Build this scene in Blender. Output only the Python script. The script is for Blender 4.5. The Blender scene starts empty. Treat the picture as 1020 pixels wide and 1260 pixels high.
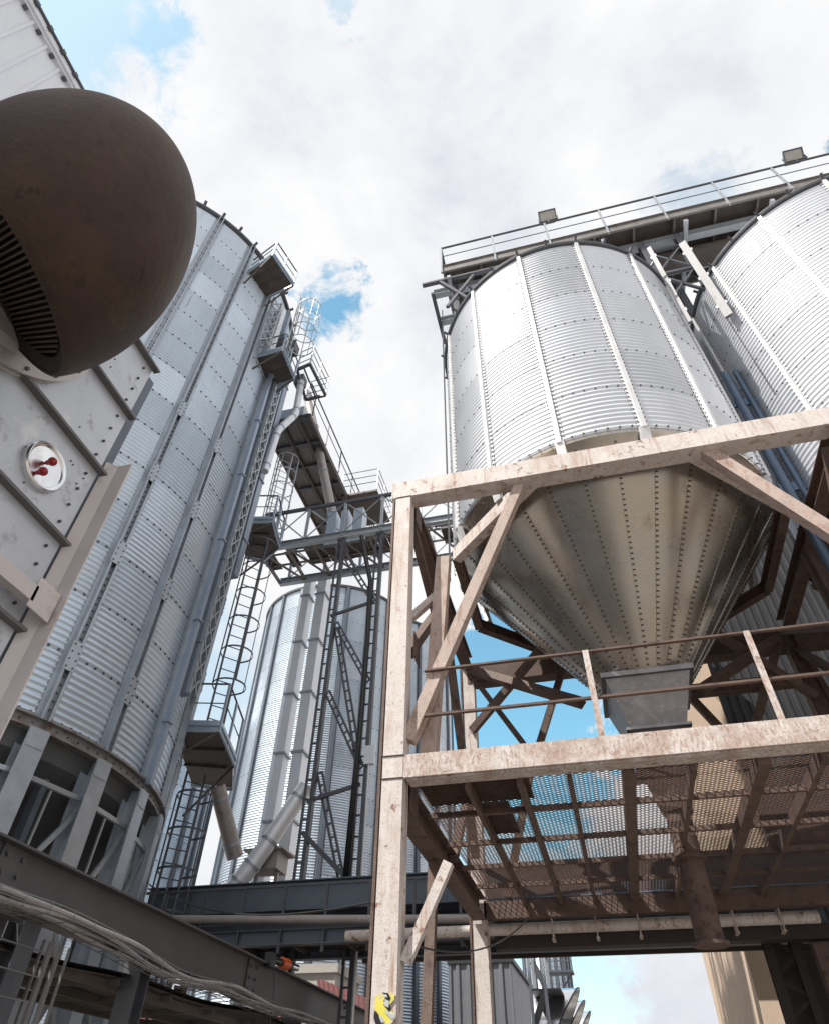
import bpy, math, random
import numpy as np
from mathutils import Vector, Matrix
random.seed(7)
rad = math.radians
scene = bpy.context.scene
COL = scene.collection

# ------------------------------------------------------------------ camera
PITCH, ROLL, HEAD, FPX = rad(44.285), rad(1.211), rad(-15.161), 793.0
CAM = np.array([0.0, 0.0, 1.6])
_F = np.array([math.sin(HEAD)*math.cos(PITCH), math.cos(HEAD)*math.cos(PITCH), math.sin(PITCH)])
_rt = np.array([math.cos(HEAD), -math.sin(HEAD), 0.0])
_up = np.cross(_rt, _F)
_R = _rt*math.cos(ROLL) + _up*math.sin(ROLL)
_U = -_rt*math.sin(ROLL) + _up*math.cos(ROLL)
cam_data = bpy.data.cameras.new('camera')
cam = bpy.data.objects.new('camera', cam_data); COL.objects.link(cam)
m = Matrix.Identity(4)
for i in range(3):
    m[i][0] = _R[i]; m[i][1] = _U[i]; m[i][2] = -_F[i]; m[i][3] = CAM[i]
cam.matrix_world = m
cam_data.sensor_fit = 'VERTICAL'; cam_data.sensor_height = 36.0
cam_data.lens = 36.0*FPX/1260.0
cam_data.clip_start = 0.05; cam_data.clip_end = 3000
scene.camera = cam

# measured sight lines: where a line of sight meets a real plane of the plant
def ray(x, y): return _F*FPX + _R*(x-510) - _U*(y-630)
def onX(x, y, X): d = ray(x, y); return CAM + d*(X-CAM[0])/d[0]
def onY(x, y, Y): d = ray(x, y); return CAM + d*(Y-CAM[1])/d[1]
def onZ(x, y, Z): d = ray(x, y); return CAM + d*(Z-CAM[2])/d[2]
def onS(x, y, S): d = ray(x, y); return CAM + d*S/math.hypot(d[0], d[1])
def udir(x, y): d = ray(x, y); return d/np.linalg.norm(d)

# ------------------------------------------------------------------ sun, sky, exposure
SUN_EL = rad(54)
SUN_TO = math.atan2(-0.68, -0.73)          # direction towards the sun in the ground plane
sdir = Vector((math.cos(SUN_TO)*math.cos(SUN_EL), math.sin(SUN_TO)*math.cos(SUN_EL), math.sin(SUN_EL)))
sun_d = bpy.data.lights.new('sun', 'SUN'); sun_d.energy = 5.0; sun_d.angle = rad(0.53); sun_d.color = (1.0, 0.95, 0.87)
sun = bpy.data.objects.new('sun', sun_d); COL.objects.link(sun)
sun.rotation_euler = sdir.to_track_quat('Z', 'Y').to_euler()
sun.location = (-20, -20, 40)

world = bpy.data.worlds.new('World'); scene.world = world; world.use_nodes = True
nt = world.node_tree; N = nt.nodes; L = nt.links; N.clear()
def wn(t, **k):
    n = N.new(t)
    for a, b in k.items(): setattr(n, a, b)
    return n
def wmath(op, a, b=None, clamp=False):
    n = wn('ShaderNodeMath', operation=op); n.use_clamp = clamp
    for i, v in enumerate((a, b)):
        if v is None: continue
        if isinstance(v, (int, float)): n.inputs[i].default_value = v
        else: L.new(v, n.inputs[i])
    return n.outputs[0]
sky = wn('ShaderNodeTexSky', sky_type='NISHITA'); sky.sun_disc = False
sky.sun_elevation = SUN_EL; sky.sun_rotation = math.atan2(sdir.x, sdir.y)
sky.air_density = 1.0; sky.dust_density = 0.6; sky.ozone_density = 1.2
tc = wn('ShaderNodeTexCoord')
nz = wn('ShaderNodeTexNoise'); nz.inputs['Scale'].default_value = 5.5; nz.inputs['Detail'].default_value = 8; nz.inputs['Roughness'].default_value = 0.62
nz2 = wn('ShaderNodeTexNoise'); nz2.inputs['Scale'].default_value = 13; nz2.inputs['Detail'].default_value = 12; nz2.inputs['Roughness'].default_value = 0.68; nz2.inputs['Distortion'].default_value = 0.4
nz3 = wn('ShaderNodeTexNoise'); nz3.inputs['Scale'].default_value = 2.1; nz3.inputs['Detail'].default_value = 12; nz3.inputs['Roughness'].default_value = 0.6; nz3.inputs['Distortion'].default_value = 0.5
for n in (nz, nz2, nz3): L.new(tc.outputs['Generated'], n.inputs['Vector'])
# openings in the cloud: (direction, angular radius, softness, strength)
holes = [((416, 374), 1.7, 1.8, 1.0), ((196, 42), 1.3, 2.4, .75), ((150, 58), 0.8, 2.0, .5), ((60, 8), 4.2, 4.0, .6),
         ((630, 880), 8.5, 2.2, 1.0), ((1040, 172), 0.6, 1.2, .8), ((255, 835), 2.5, 5.0, .45), ((600, 1010), 6.0, 4.0, .6),
         ((690, 1200), 2.2, 4.0, .6), ((430, 20), 0.5, 1.2, .4), ((845, 238), 0.6, 3.0, .4)]
acc = None
for (px, py), r0, soft, st in holes:
    d = udir(px, py)
    dp = wn('ShaderNodeVectorMath', operation='DOT_PRODUCT'); dp.inputs[1].default_value = tuple(d)
    nrm = wn('ShaderNodeVectorMath', operation='NORMALIZE'); L.new(tc.outputs['Generated'], nrm.inputs[0]); L.new(nrm.outputs[0], dp.inputs[0])
    ang = wmath('MULTIPLY', wmath('ARCCOSINE', dp.outputs['Value']), 180/math.pi)
    wob = wmath('MULTIPLY', wmath('SUBTRACT', nz2.outputs['Fac'], 0.5), -10.0 if r0 < 4 else -20.0)
    wob = wmath('ADD', wob, wmath('MULTIPLY', wmath('SUBTRACT', nz.outputs['Fac'], 0.5), -6.0))
    mr = wn('ShaderNodeMapRange', interpolation_type='SMOOTHSTEP'); L.new(wmath('ADD', ang, wob), mr.inputs['Value'])
    mr.inputs['From Min'].default_value = r0+soft; mr.inputs['From Max'].default_value = r0
    mr.inputs['To Min'].default_value = 0; mr.inputs['To Max'].default_value = st
    acc = mr.outputs[0] if acc is None else wmath('MAXIMUM', acc, mr.outputs[0])
cr = wn('ShaderNodeValToRGB')
e = cr.color_ramp.elements; e[0].position = 0.36; e[0].color = (0.70, 0.73, 0.81, 1); e[1].position = 0.58; e[1].color = (1.0, 1.0, 1.0, 1)
em = cr.color_ramp.elements.new(0.47); em.color = (0.88, 0.895, 0.93, 1)
mixn = wmath('ADD', wmath('MULTIPLY', nz3.outputs['Fac'], 0.75), wmath('MULTIPLY', nz.outputs['Fac'], 0.25))
L.new(mixn, cr.inputs['Fac'])
bgs = wn('ShaderNodeBackground'); bgs.inputs['Strength'].default_value = 0.15
hs = wn('ShaderNodeMixRGB', blend_type='MULTIPLY'); hs.inputs['Fac'].default_value = 1.0; hs.inputs[2].default_value = (1.25, 1.75, 1.45, 1)
L.new(sky.outputs[0], hs.inputs[1]); L.new(hs.outputs[0], bgs.inputs['Color'])
bgc = wn('ShaderNodeBackground'); bgc.inputs['Strength'].default_value = 0.835
L.new(cr.outputs[0], bgc.inputs['Color'])
mx = wn('ShaderNodeMixShader'); L.new(acc, mx.inputs[0]); L.new(bgc.outputs[0], mx.inputs[1]); L.new(bgs.outputs[0], mx.inputs[2])
wo = wn('ShaderNodeOutputWorld'); L.new(mx.outputs[0], wo.inputs['Surface'])
world.cycles.sampling_method = 'MANUAL'; world.cycles.sample_map_resolution = 512

scene.view_settings.view_transform = 'Standard'
scene.view_settings.look = 'None'
scene.view_settings.exposure = 0.26
scene.view_settings.gamma = 1.0

# ------------------------------------------------------------------ materials
def mat(name, base, rough=0.5, metal=0.0, var=0.12, vscale=3.0, spots=None, streak=0.0, bump=0.0, bscale=40, spec=0.5, stretch=(1, 1, 1)):
    """base colour with two scales of variation; spots = (colour, threshold, width, scale) patches of rust / dirt / wear"""
    M = bpy.data.materials.new(name); M.use_nodes = True
    t = M.node_tree; b = t.nodes['Principled BSDF']
    b.inputs['Roughness'].default_value = rough; b.inputs['Metallic'].default_value = metal
    b.inputs['Specular IOR Level'].default_value = spec
    co = t.nodes.new('ShaderNodeTexCoord'); mp = t.nodes.new('ShaderNodeMapping'); mp.inputs['Scale'].default_value = stretch
    t.links.new(co.outputs['Object'], mp.inputs['Vector'])
    n1 = t.nodes.new('ShaderNodeTexNoise'); n1.inputs['Scale'].default_value = vscale; n1.inputs['Detail'].default_value = 8; n1.inputs['Roughness'].default_value = 0.65
    t.links.new(mp.outputs[0], n1.inputs['Vector'])
    cr = t.nodes.new('ShaderNodeValToRGB'); el = cr.color_ramp.elements
    el[0].position = 0.32; el[1].position = 0.68
    el[0].color = (*[c*(1-var) for c in base], 1); el[1].color = (*[min(1, c*(1+var)) for c in base], 1)
    t.links.new(n1.outputs['Fac'], cr.inputs['Fac'])
    out = cr.outputs[0]
    for sp in (spots or []):
        colr, th, wd, sc = sp[:4]
        n2 = t.nodes.new('ShaderNodeTexNoise'); n2.inputs['Scale'].default_value = sc; n2.inputs['Detail'].default_value = 10; n2.inputs['Roughness'].default_value = 0.7
        mp2 = t.nodes.new('ShaderNodeMapping'); mp2.inputs['Scale'].default_value = sp[4] if len(sp) > 4 else stretch
        mp2.inputs['Location'].default_value = (sc*1.7, 3.1, sc)
        t.links.new(co.outputs['Object'], mp2.inputs['Vector']); t.links.new(mp2.outputs[0], n2.inputs['Vector'])
        mr = t.nodes.new('ShaderNodeMapRange'); mr.inputs['From Min'].default_value = th; mr.inputs['From Max'].default_value = th+wd
        t.links.new(n2.outputs['Fac'], mr.inputs['Value'])
        mxx = t.nodes.new('ShaderNodeMixRGB'); mxx.inputs[2].default_value = (*colr, 1)
        t.links.new(mr.outputs[0], mxx.inputs['Fac']); t.links.new(out, mxx.inputs[1]); out = mxx.outputs[0]
    t.links.new(out, b.inputs['Base Color'])
    rr = t.nodes.new('ShaderNodeMapRange'); rr.inputs['To Min'].default_value = max(0, rough-0.12); rr.inputs['To Max'].default_value = min(1, rough+0.14)
    t.links.new(n1.outputs['Fac'], rr.inputs['Value']); t.links.new(rr.outputs[0], b.inputs['Roughness'])
    if bump:
        nb = t.nodes.new('ShaderNodeTexNoise'); nb.inputs['Scale'].default_value = bscale; nb.inputs['Detail'].default_value = 5
        t.links.new(co.outputs['Object'], nb.inputs['Vector'])
        bp = t.nodes.new('ShaderNodeBump'); bp.inputs['Strength'].default_value = bump; bp.inputs['Distance'].default_value = 0.01
        t.links.new(nb.outputs['Fac'], bp.inputs['Height']); t.links.new(bp.outputs[0], b.inputs['Normal'])
    return M

_gs = [((0.50, 0.48, 0.47), 0.62, 0.25, 1.0, (1, 1, 0.15)), ((0.45, 0.42, 0.40), 0.64, 0.12, 5, (1, 1, 0.1))]
GALV = mat('galvanised_sheet', (0.66, 0.68, 0.72), 0.46, 0.5, 0.07, 1.3, spots=_gs, stretch=(1, 1, 0.4), bump=.25, bscale=2.2)
GALVb = mat('galvanised_sheet_dull', (0.59, 0.61, 0.65), 0.50, 0.45, 0.07, 1.6, spots=_gs, stretch=(1, 1, 0.4), bump=.25, bscale=2.6)
GALVc = mat('galvanised_sheet_bright', (0.69, 0.71, 0.76), 0.42, 0.55, 0.06, 1.1, spots=_gs, stretch=(1, 1, 0.4), bump=.25, bscale=1.9)
_g2 = [((0.36, 0.34, 0.33), 0.58, 0.3, 0.7, (1, 1, 0.12)), ((0.40, 0.36, 0.33), 0.64, 0.12, 4, (1, 1, 0.1))]
GALV2 = mat('weathered_galvanised_sheet', (0.60, 0.68, 0.77), 0.42, 0.6, 0.10, 1.0, spots=_g2, stretch=(1, 1, 0.3), bump=.25, bscale=2.2)
GALV2b = mat('weathered_sheet_dull', (0.52, 0.60, 0.69), 0.48, 0.5, 0.10, 1.2, spots=_g2, stretch=(1, 1, 0.3), bump=.25, bscale=2.6)
GALV2c = mat('weathered_sheet_bright', (0.63, 0.72, 0.82), 0.38, 0.62, 0.10, 0.9, spots=_g2, stretch=(1, 1, 0.3), bump=.25, bscale=1.9)
STIFF = mat('galvanised_profile', (0.40, 0.44, 0.49), 0.42, 0.5, 0.12, 4, spots=[((0.33, 0.33, 0.34), 0.58, 0.2, 5, (1, 1, .3))])
STIFFW = mat('bright_profile', (0.70, 0.70, 0.71), 0.45, 0.3, 0.08, 4, spots=[((0.42, 0.38, 0.35), 0.64, 0.2, 4, (1, 1, .3))])
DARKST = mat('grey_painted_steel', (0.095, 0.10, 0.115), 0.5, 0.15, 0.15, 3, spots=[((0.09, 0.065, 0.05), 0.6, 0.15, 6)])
BEAMG = mat('dusty_grey_steel', (0.11, 0.108, 0.112), 0.55, 0.1, 0.14, 1.6, spots=[((0.20, 0.185, 0.175), 0.60, 0.14, 5), ((0.09, 0.06, 0.045), 0.62, 0.12, 5)], bump=0.15)
BRIDGE = mat('blue_grey_steel', (0.13, 0.155, 0.19), 0.5, 0.2, 0.12, 2, spots=[((0.10, 0.07, 0.06), 0.62, 0.12, 5)])
RAILG = mat('galvanised_rail', (0.40, 0.43, 0.46), 0.42, 0.5, 0.1, 5)
BOLT = mat('bolt_head', (0.10, 0.10, 0.11), 0.5, 0.6, 0.1, 9)
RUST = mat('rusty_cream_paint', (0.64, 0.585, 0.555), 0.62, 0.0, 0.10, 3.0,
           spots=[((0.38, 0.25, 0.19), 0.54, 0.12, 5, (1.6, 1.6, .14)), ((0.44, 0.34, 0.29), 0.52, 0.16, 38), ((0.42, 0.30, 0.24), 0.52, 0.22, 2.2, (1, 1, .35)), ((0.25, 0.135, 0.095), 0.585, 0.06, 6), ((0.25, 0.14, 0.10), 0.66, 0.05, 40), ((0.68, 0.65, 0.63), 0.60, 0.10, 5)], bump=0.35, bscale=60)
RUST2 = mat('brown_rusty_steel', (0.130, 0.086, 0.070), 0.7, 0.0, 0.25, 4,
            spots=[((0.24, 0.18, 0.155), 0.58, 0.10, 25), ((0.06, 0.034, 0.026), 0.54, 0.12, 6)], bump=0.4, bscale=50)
RUSTB = mat('brownish_worn_paint', (0.47, 0.375, 0.33), 0.65, 0.0, 0.14, 3.0,
           spots=[((0.30, 0.18, 0.13), 0.52, 0.12, 9, (1.4, 1.4, .4)), ((0.34, 0.23, 0.18), 0.54, 0.12, 34), ((0.60, 0.54, 0.50), 0.62, 0.08, 6)], bump=0.35, bscale=60)
RUSTP = mat('flaking_painted_beam', (0.64, 0.58, 0.55), 0.65, 0.0, 0.1, 5,
            spots=[((0.42, 0.31, 0.26), 0.44, 0.20, 3.0), ((0.36, 0.25, 0.20), 0.49, 0.14, 14, (2.5, 2.5, 0.8)), ((0.26, 0.145, 0.10), 0.585, 0.06, 26, (2, 2, 1)), ((0.22, 0.12, 0.085), 0.60, 0.06, 4.5)], bump=0.4, bscale=50)
DECKM = mat('rusty_expanded_metal', (0.12, 0.075, 0.06), 0.7, 0.2, 0.25, 6)
CONE = mat('dusty_hopper_sheet', (0.42, 0.40, 0.375), 0.27, 0.9, 0.10, 1.2,
           spots=[((0.47, 0.405, 0.325), 0.44, 0.2, 0.55), ((0.22, 0.185, 0.16), 0.58, 0.18, 2.2, (1, 1, .5)), ((0.62, 0.59, 0.55), 0.655, 0.05, 9)], bump=0.06, bscale=5)
COWL = mat('brown_oxide_cowl', (0.058, 0.035, 0.028), 0.6, 0.0, 0.22, 2.6, spots=[((0.085, 0.058, 0.032), 0.5, 0.2, 1.6), ((0.085, 0.06, 0.045), 0.66, 0.1, 7), ((0.2, 0.16, 0.14), 0.74, 0.01, 26), ((0.04, 0.024, 0.019), 0.56, 0.12, 12)], bump=0.45, bscale=22, spec=.3)
COWLIN = mat('dark_cowl_inside', (0.012, 0.008, 0.007), 0.6, 0, 0.2, 6)
PLATE = mat('scuffed_galvanised_plate', (0.56, 0.585, 0.63), 0.42, 0.35, 0.09, 2.2,
            spots=[((0.34, 0.34, 0.36), 0.57, 0.1, 6, (1, 1, 1)), ((0.68, 0.68, 0.69), 0.58, 0.1, 3.4), ((0.16, 0.15, 0.15), 0.70, 0.02, 16)], bump=0.12, bscale=9)
CHROME = mat('polished_steel', (0.80, 0.81, 0.83), 0.24, 1.0, 0.03, 3)
RED = mat('glossy_red_knob', (0.33, 0.012, 0.018), 0.18, 0, 0.05, 5)
PINK = mat('pinkish_primed_steel', (0.62, 0.57, 0.56), 0.55, 0.0, 0.08, 3, spots=[((0.42, 0.34, 0.31), 0.58, 0.15, 5), ((0.2, 0.12, 0.09), 0.70, 0.03, 18)], bump=0.1)
WHITEC = mat('white_painted_cladding', (0.76, 0.79, 0.85), 0.5, 0.0, 0.04, 1.5, spots=[((0.55, 0.55, 0.56), 0.62, 0.2, 2.5, (1, 1, .3))])
GREYC = mat('grey_cladding', (0.17, 0.175, 0.195), 0.5, 0.1, 0.06, 1.5)
DARKC = mat('shade_dark_cladding', (0.045, 0.046, 0.052), 0.5, 0.2, 0.08, 1.5)  # cladding base darkened to hold the shade behind tower and silos
CREAM = mat('sunlit_render_wall', (0.62, 0.48, 0.37), 0.85, 0, 0.07, 2, spots=[((0.5, 0.40, 0.34), 0.6, 0.12, 4, (1, 1, .3))], bump=0.2)
CONC = mat('concrete', (0.40, 0.38, 0.35), 0.9, 0, 0.15, 1.2, spots=[((0.28, 0.26, 0.24), 0.55, 0.2, 3)], bump=0.3)
GROUNDM = mat('concrete_yard', (0.27, 0.25, 0.225), 0.9, 0, 0.14, 0.35, spots=[((0.22, 0.2, 0.185), 0.57, 0.12, 0.8), ((0.3, 0.27, 0.22), 0.6, 0.1, 5)], bump=0.2, bscale=20)
FLOORP = mat('walkway_underside', (0.20, 0.19, 0.185), 0.6, 0.2, 0.15, 3, spots=[((0.13, 0.10, 0.085), 0.55, 0.15, 4)])
BROWNP = mat('dull_chequer_plate', (0.10, 0.085, 0.075), 0.6, 0.2, 0.2, 3, spots=[((0.17, 0.11, 0.08), 0.58, 0.12, 5)])
CABLE = mat('pale_cable', (0.42, 0.40, 0.40), 0.55, 0, 0.15, 12)
CABLED = mat('dark_cable', (0.07, 0.07, 0.075), 0.5, 0, 0.2, 12)
REDSH = mat('faded_red_sheet', (0.12, 0.035, 0.035), 0.6, 0, 0.15, 3)
BLACKP = mat('black_plastic', (0.02, 0.02, 0.022), 0.4, 0, 0.1, 5)
ORANGE = mat('orange_plastic', (0.75, 0.12, 0.02), 0.4, 0, 0.05, 5)
YELLOW = mat('worn_yellow_paint', (0.74, 0.66, 0.10), 0.6, 0, 0.08, 8, spots=[((0.60, 0.55, 0.52), 0.54, 0.03, 11), ((0.45, 0.33, 0.26), 0.62, 0.03, 20)])
OUTL = mat('stained_dark_steel', (0.25, 0.24, 0.245), .40, .65, .25, 5, spots=[((0.42, 0.39, 0.37), .60, .05, 14)], bump=.15)
DKBR = mat('dark_brown_steel', (0.045, 0.034, 0.032), .6, .1, .2, 4)  # near-black brown for the low trough and the lattice column
BASER = mat('stained_grey_ring', (0.26, 0.255, 0.25), .5, .3, .15, 3, spots=[((0.17, 0.12, 0.095), .55, .1, 3)])
TRAYW = mat('dull_wire', (0.22, 0.22, 0.22), .5, .4, .1, 5)
BRIGHT = mat('sun_bright_white_sheet', (0.82, 0.84, 0.88), .35, .25, .05, 2)  # white spout colour; on the shaded ducts it stands in for sunlight
CHAN = mat('chalky_grey_cover', (0.42, 0.42, 0.43), .7, 0, .12, 3, spots=[((0.28, 0.26, 0.25), .56, .12, 5, (1, 1, .3))])
FLNG = mat('shade_dark_flange', (0.16, 0.155, 0.155), .55, .3, .15, 5)  # darker than the casing plate: underside shade put into the flange colour
LENS = mat('lamp_glass', (0.42, 0.42, 0.40), 0.15, 0.3, 0.1, 12)
LAMPB = mat('lamp_body', (0.10, 0.12, 0.14), 0.45, 0.2, 0.1, 5)
STEELTUBE = mat('silver_duct', (0.72, 0.74, 0.78), 0.36, 0.45, 0.08, 2, spots=[((0.45, 0.42, 0.40), 0.62, 0.15, 3)])
BIGPIPE = mat('dull_pipe', (0.36, 0.33, 0.31), 0.5, 0.3, 0.1, 3, spots=[((0.22, 0.17, 0.14), 0.58, 0.1, 5)])

# ------------------------------------------------------------------ mesh helpers
org = {}
def V(*a): return np.array(a, float)
class MB:
    def __init__(s): s.v = []; s.f = []; s.m = []; s.n = 0
    def add(s, verts, faces, mi=0):
        verts = np.asarray(verts, float); s.v.append(verts)
        if isinstance(faces, np.ndarray): faces = (faces + s.n).tolist()
        else: faces = [[i+s.n for i in f] for f in faces]
        s.f += faces; s.m += [mi]*len(faces); s.n += len(verts); return s
    def box(s, lo, hi, mi=0):
        x0, y0, z0 = lo; x1, y1, z1 = hi
        return s.add([(x0,y0,z0),(x1,y0,z0),(x1,y1,z0),(x0,y1,z0),(x0,y0,z1),(x1,y0,z1),(x1,y1,z1),(x0,y1,z1)],
                     [(0,3,2,1),(4,5,6,7),(0,1,5,4),(1,2,6,5),(2,3,7,6),(3,0,4,7)], mi)
    def frame(s, p0, p1, up=(0, 0, 1)):
        p0 = np.asarray(p0, float); p1 = np.asarray(p1, float); d = p1-p0; d = d/np.linalg.norm(d)
        up = np.asarray(up, float)
        if abs(d@up)/np.linalg.norm(up) > 0.98: up = V(0, 1, 0) if abs(d[1]) < .9 else V(1, 0, 0)
        a = np.cross(d, up); a /= np.linalg.norm(a); b = np.cross(a, d); return p0, p1, d, a, b
    def prof(s, p0, p1, poly, up=(0, 0, 1), mi=0, caps=True):
        """sweep the closed outline poly [(side, up)] from p0 to p1"""
        p0, p1, d, a, b = s.frame(p0, p1, up); n = len(poly)
        v = [p0+a*u+b*w for u, w in poly] + [p1+a*u+b*w for u, w in poly]
        f = [(i, (i+1) % n, n+(i+1) % n, n+i) for i in range(n)]
        if caps: f += [tuple(range(n-1, -1, -1)), tuple(range(n, 2*n))]
        return s.add(v, f, mi)
    def bar(s, p0, p1, w, h, up=(0, 0, 1), mi=0):
        w /= 2; h /= 2
        return s.prof(p0, p1, [(-w, -h), (w, -h), (w, h), (-w, h)], up, mi)
    def ibeam(s, p0, p1, h, b, t=0.018, up=(0, 0, 1), mi=0):
        H = h/2; B = b/2; w = t*.45
        return s.prof(p0, p1, [(-B,-H),(B,-H),(B,-H+t),(w,-H+t),(w,H-t),(B,H-t),(B,H),(-B,H),(-B,H-t),(-w,H-t),(-w,-H+t),(-B,-H+t)], up, mi)
    def chan(s, p0, p1, h, b, t=0.012, up=(0, 0, 1), mi=0):
        """channel: web on side -, flanges pointing to + side"""
        H = h/2
        return s.prof(p0, p1, [(0,-H),(b,-H),(b,-H+t),(t,-H+t),(t,H-t),(b,H-t),(b,H),(0,H)], up, mi)
    def angle(s, p0, p1, a, b, t=0.008, up=(0, 0, 1), mi=0):
        return s.prof(p0, p1, [(0,0),(a,0),(a,t),(t,t),(t,b),(0,b)], up, mi)
    def tube(s, p0, p1, r, n=8, mi=0, caps=True, r1=None):
        p0, p1, d, a, b = s.frame(p0, p1); r1 = r if r1 is None else r1
        k = [2*math.pi*i/n for i in range(n)]
        v = [p0+r*(math.cos(t)*a+math.sin(t)*b) for t in k]+[p1+r1*(math.cos(t)*a+math.sin(t)*b) for t in k]
        f = [(i, (i+1) % n, n+(i+1) % n, n+i) for i in range(n)]
        if caps: f += [tuple(range(n-1, -1, -1)), tuple(range(n, 2*n))]
        return s.add(v, f, mi)
    def path(s, pts, r, n=8, mi=0, closed=False):
        pts = [np.asarray(p, float) for p in pts]; m_ = len(pts); rings = []
        ref = None
        for i, p in enumerate(pts):
            if closed: d = pts[(i+1) % m_]-pts[i-1]
            else: d = pts[min(i+1, m_-1)]-pts[max(i-1, 0)]
            d = d/np.linalg.norm(d)
            if ref is None: ref = V(0, 0, 1) if abs(d[2]) < .9 else V(1, 0, 0)
            a = np.cross(d, ref); a /= np.linalg.norm(a); b = np.cross(a, d); ref = b
            rings += [p+r*(math.cos(2*math.pi*k/n)*a+math.sin(2*math.pi*k/n)*b) for k in range(n)]
        f = []
        for i in range(m_ if closed else m_-1):
            j = (i+1) % m_
            for k in range(n): f.append((i*n+k, i*n+(k+1) % n, j*n+(k+1) % n, j*n+k))
        if not closed: f += [tuple(range(n-1, -1, -1)), tuple(range((m_-1)*n, m_*n))]
        return s.add(rings, f, mi)
    def grid(s, P, mi=0, closed=False):
        """P: (rows, cols, 3)"""
        r, c, _ = P.shape; idx = np.arange(r*c).reshape(r, c)
        a = idx[:-1, :-1] if not closed else idx[:-1, :]
        b = idx[:-1, 1:] if not closed else np.roll(idx, -1, 1)[:-1]
        c_ = idx[1:, 1:] if not closed else np.roll(idx, -1, 1)[1:]
        d = idx[1:, :-1] if not closed else idx[1:, :]
        F = np.stack([a.ravel(), b.ravel(), c_.ravel(), d.ravel()], 1)
        return s.add(P.reshape(-1, 3), F, mi)
    def lathe(s, c, prof, n=48, mi=0, a0=0, a1=2*math.pi):
        """prof: list of (r, z); c = centre (x, y)"""
        closed = abs(a1-a0) > 6.28
        k = np.linspace(a0, a1, n, endpoint=not closed); pr = np.array(prof, float)
        P = np.zeros((len(pr), len(k), 3))
        P[:, :, 0] = c[0]+pr[:, :1]*np.cos(k); P[:, :, 1] = c[1]+pr[:, :1]*np.sin(k); P[:, :, 2] = pr[:, 1:]
        return s.grid(P, mi, closed)
    def sphere(s, c, r, n=16, mi=0):
        k = np.linspace(0.001, math.pi-0.001, n)
        return s.lathe((c[0], c[1]), [(r*math.sin(t), c[2]-r*math.cos(t)) for t in k], n*2, mi)
    def build(s, name, mats, parent=None, smooth=False, angle=None):
        v = np.concatenate(s.v) if s.v else np.zeros((0, 3))
        o3 = org.get(parent, V(0, 0, 0)) if parent else None
        if parent is not None: v = v-o3
        me = bpy.data.meshes.new(name)
        me.from_pydata(v.tolist(), [], s.f)
        for mm in (mats if isinstance(mats, (list, tuple)) else [mats]): me.materials.append(mm)
        me.polygons.foreach_set('material_index', s.m)
        if smooth: me.polygons.foreach_set('use_smooth', [True]*len(me.polygons))
        me.update()
        o = bpy.data.objects.new(name, me); COL.objects.link(o)
        if smooth and angle:
            try: me.set_sharp_from_angle(angle=rad(angle))
            except Exception: pass
        if parent is not None:
            o.parent = parent; org[o] = org[parent]
        return o
def centred(o):
    """move a top-level mesh's origin to the middle of its base"""
    co = np.empty(len(o.data.vertices)*3); o.data.vertices.foreach_get('co', co); co = co.reshape(-1, 3)
    b = V((co[:, 0].min()+co[:, 0].max())/2, (co[:, 1].min()+co[:, 1].max())/2, co[:, 2].min())
    o.data.vertices.foreach_set('co', (co-b).ravel()); o.data.update(); o.location = b; org[o] = b
    return o
def tag(o, label, cat, group=None):
    o['label'] = label; o['category'] = cat
    if group: o['group'] = group
    return o
def thing(name, label, cat, loc, group=None):
    o = bpy.data.objects.new(name, None); COL.objects.link(o); o.location = tuple(loc); org[o] = np.array(loc, float)
    o.empty_display_size = 0.3
    return tag(o, label, cat, group)
def struct(o): o['kind'] = 'structure'; return o
def copy_tree(o, parent=None):
    c = o.copy(); COL.objects.link(c); c.parent = parent
    org[c] = org.get(o, V(0, 0, 0))
    for ch in list(o.children): copy_tree(ch, c)
    return c
Z = (0, 0, 1)

# ------------------------------------------------------------------ ground
g = MB(); g.add([(-900, -900, 0), (900, -900, 0), (900, 900, 0), (-900, 900, 0)], [(0, 1, 2, 3)])
struct(g.build('ground', GROUNDM))

# ------------------------------------------------------------------ silos
def corrugated(mb, c, R, z0, nr, rh, ncor, amp, seg, spc=6, a0=0, a1=2*math.pi, step=0.004, rib0=0.0, bays=14):
    rows = []
    for k in range(nr):
        for j in range(ncor*spc+1):
            z = z0+rh*k+rh*j/(ncor*spc)
            rows.append((R+amp*math.sin(2*math.pi*j/spc-math.pi/2)+step*(k % 2), z))
    f0 = len(mb.f); mb.lathe(c, rows, seg, 0, a0, a1)
    per = ncor*spc+1; rng = random.Random(int(R*1000)+nr); tone = {}
    for i in range(len(mb.f)-f0):
        row, col = divmod(i, seg); k = row//per; bay = int(((col+.5)*360/seg-rib0) % 360/(360/bays))
        if (k, bay) not in tone: tone[(k, bay)] = rng.choice((0, 0, 2, 3))
        mb.m[f0+i] = tone[(k, bay)]
def ring_bolts(mb, c, R, z, n, size=0.016, mi=1, a_off=0.0, keep=None, out=0.016):
    for i in range(n):
        t = a_off+2*math.pi*i/n
        if keep and not keep(t): continue
        nr_ = V(math.cos(t), math.sin(t), 0); tg = V(-nr_[1], nr_[0], 0); p = V(c[0], c[1], z)+nr_*R
        a = tg*size; b = V(0, 0, size); q = nr_*out
        mb.add([p-a-b, p+a-b, p+a+b, p-a+b, p-a*.8-b*.8+q, p+a*.8-b*.8+q, p+a*.8+b*.8+q, p-a*.8+b*.8+q],
               [(4,5,6,7),(0,1,5,4),(1,2,6,5),(2,3,7,6),(3,0,4,7)], mi)

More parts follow.
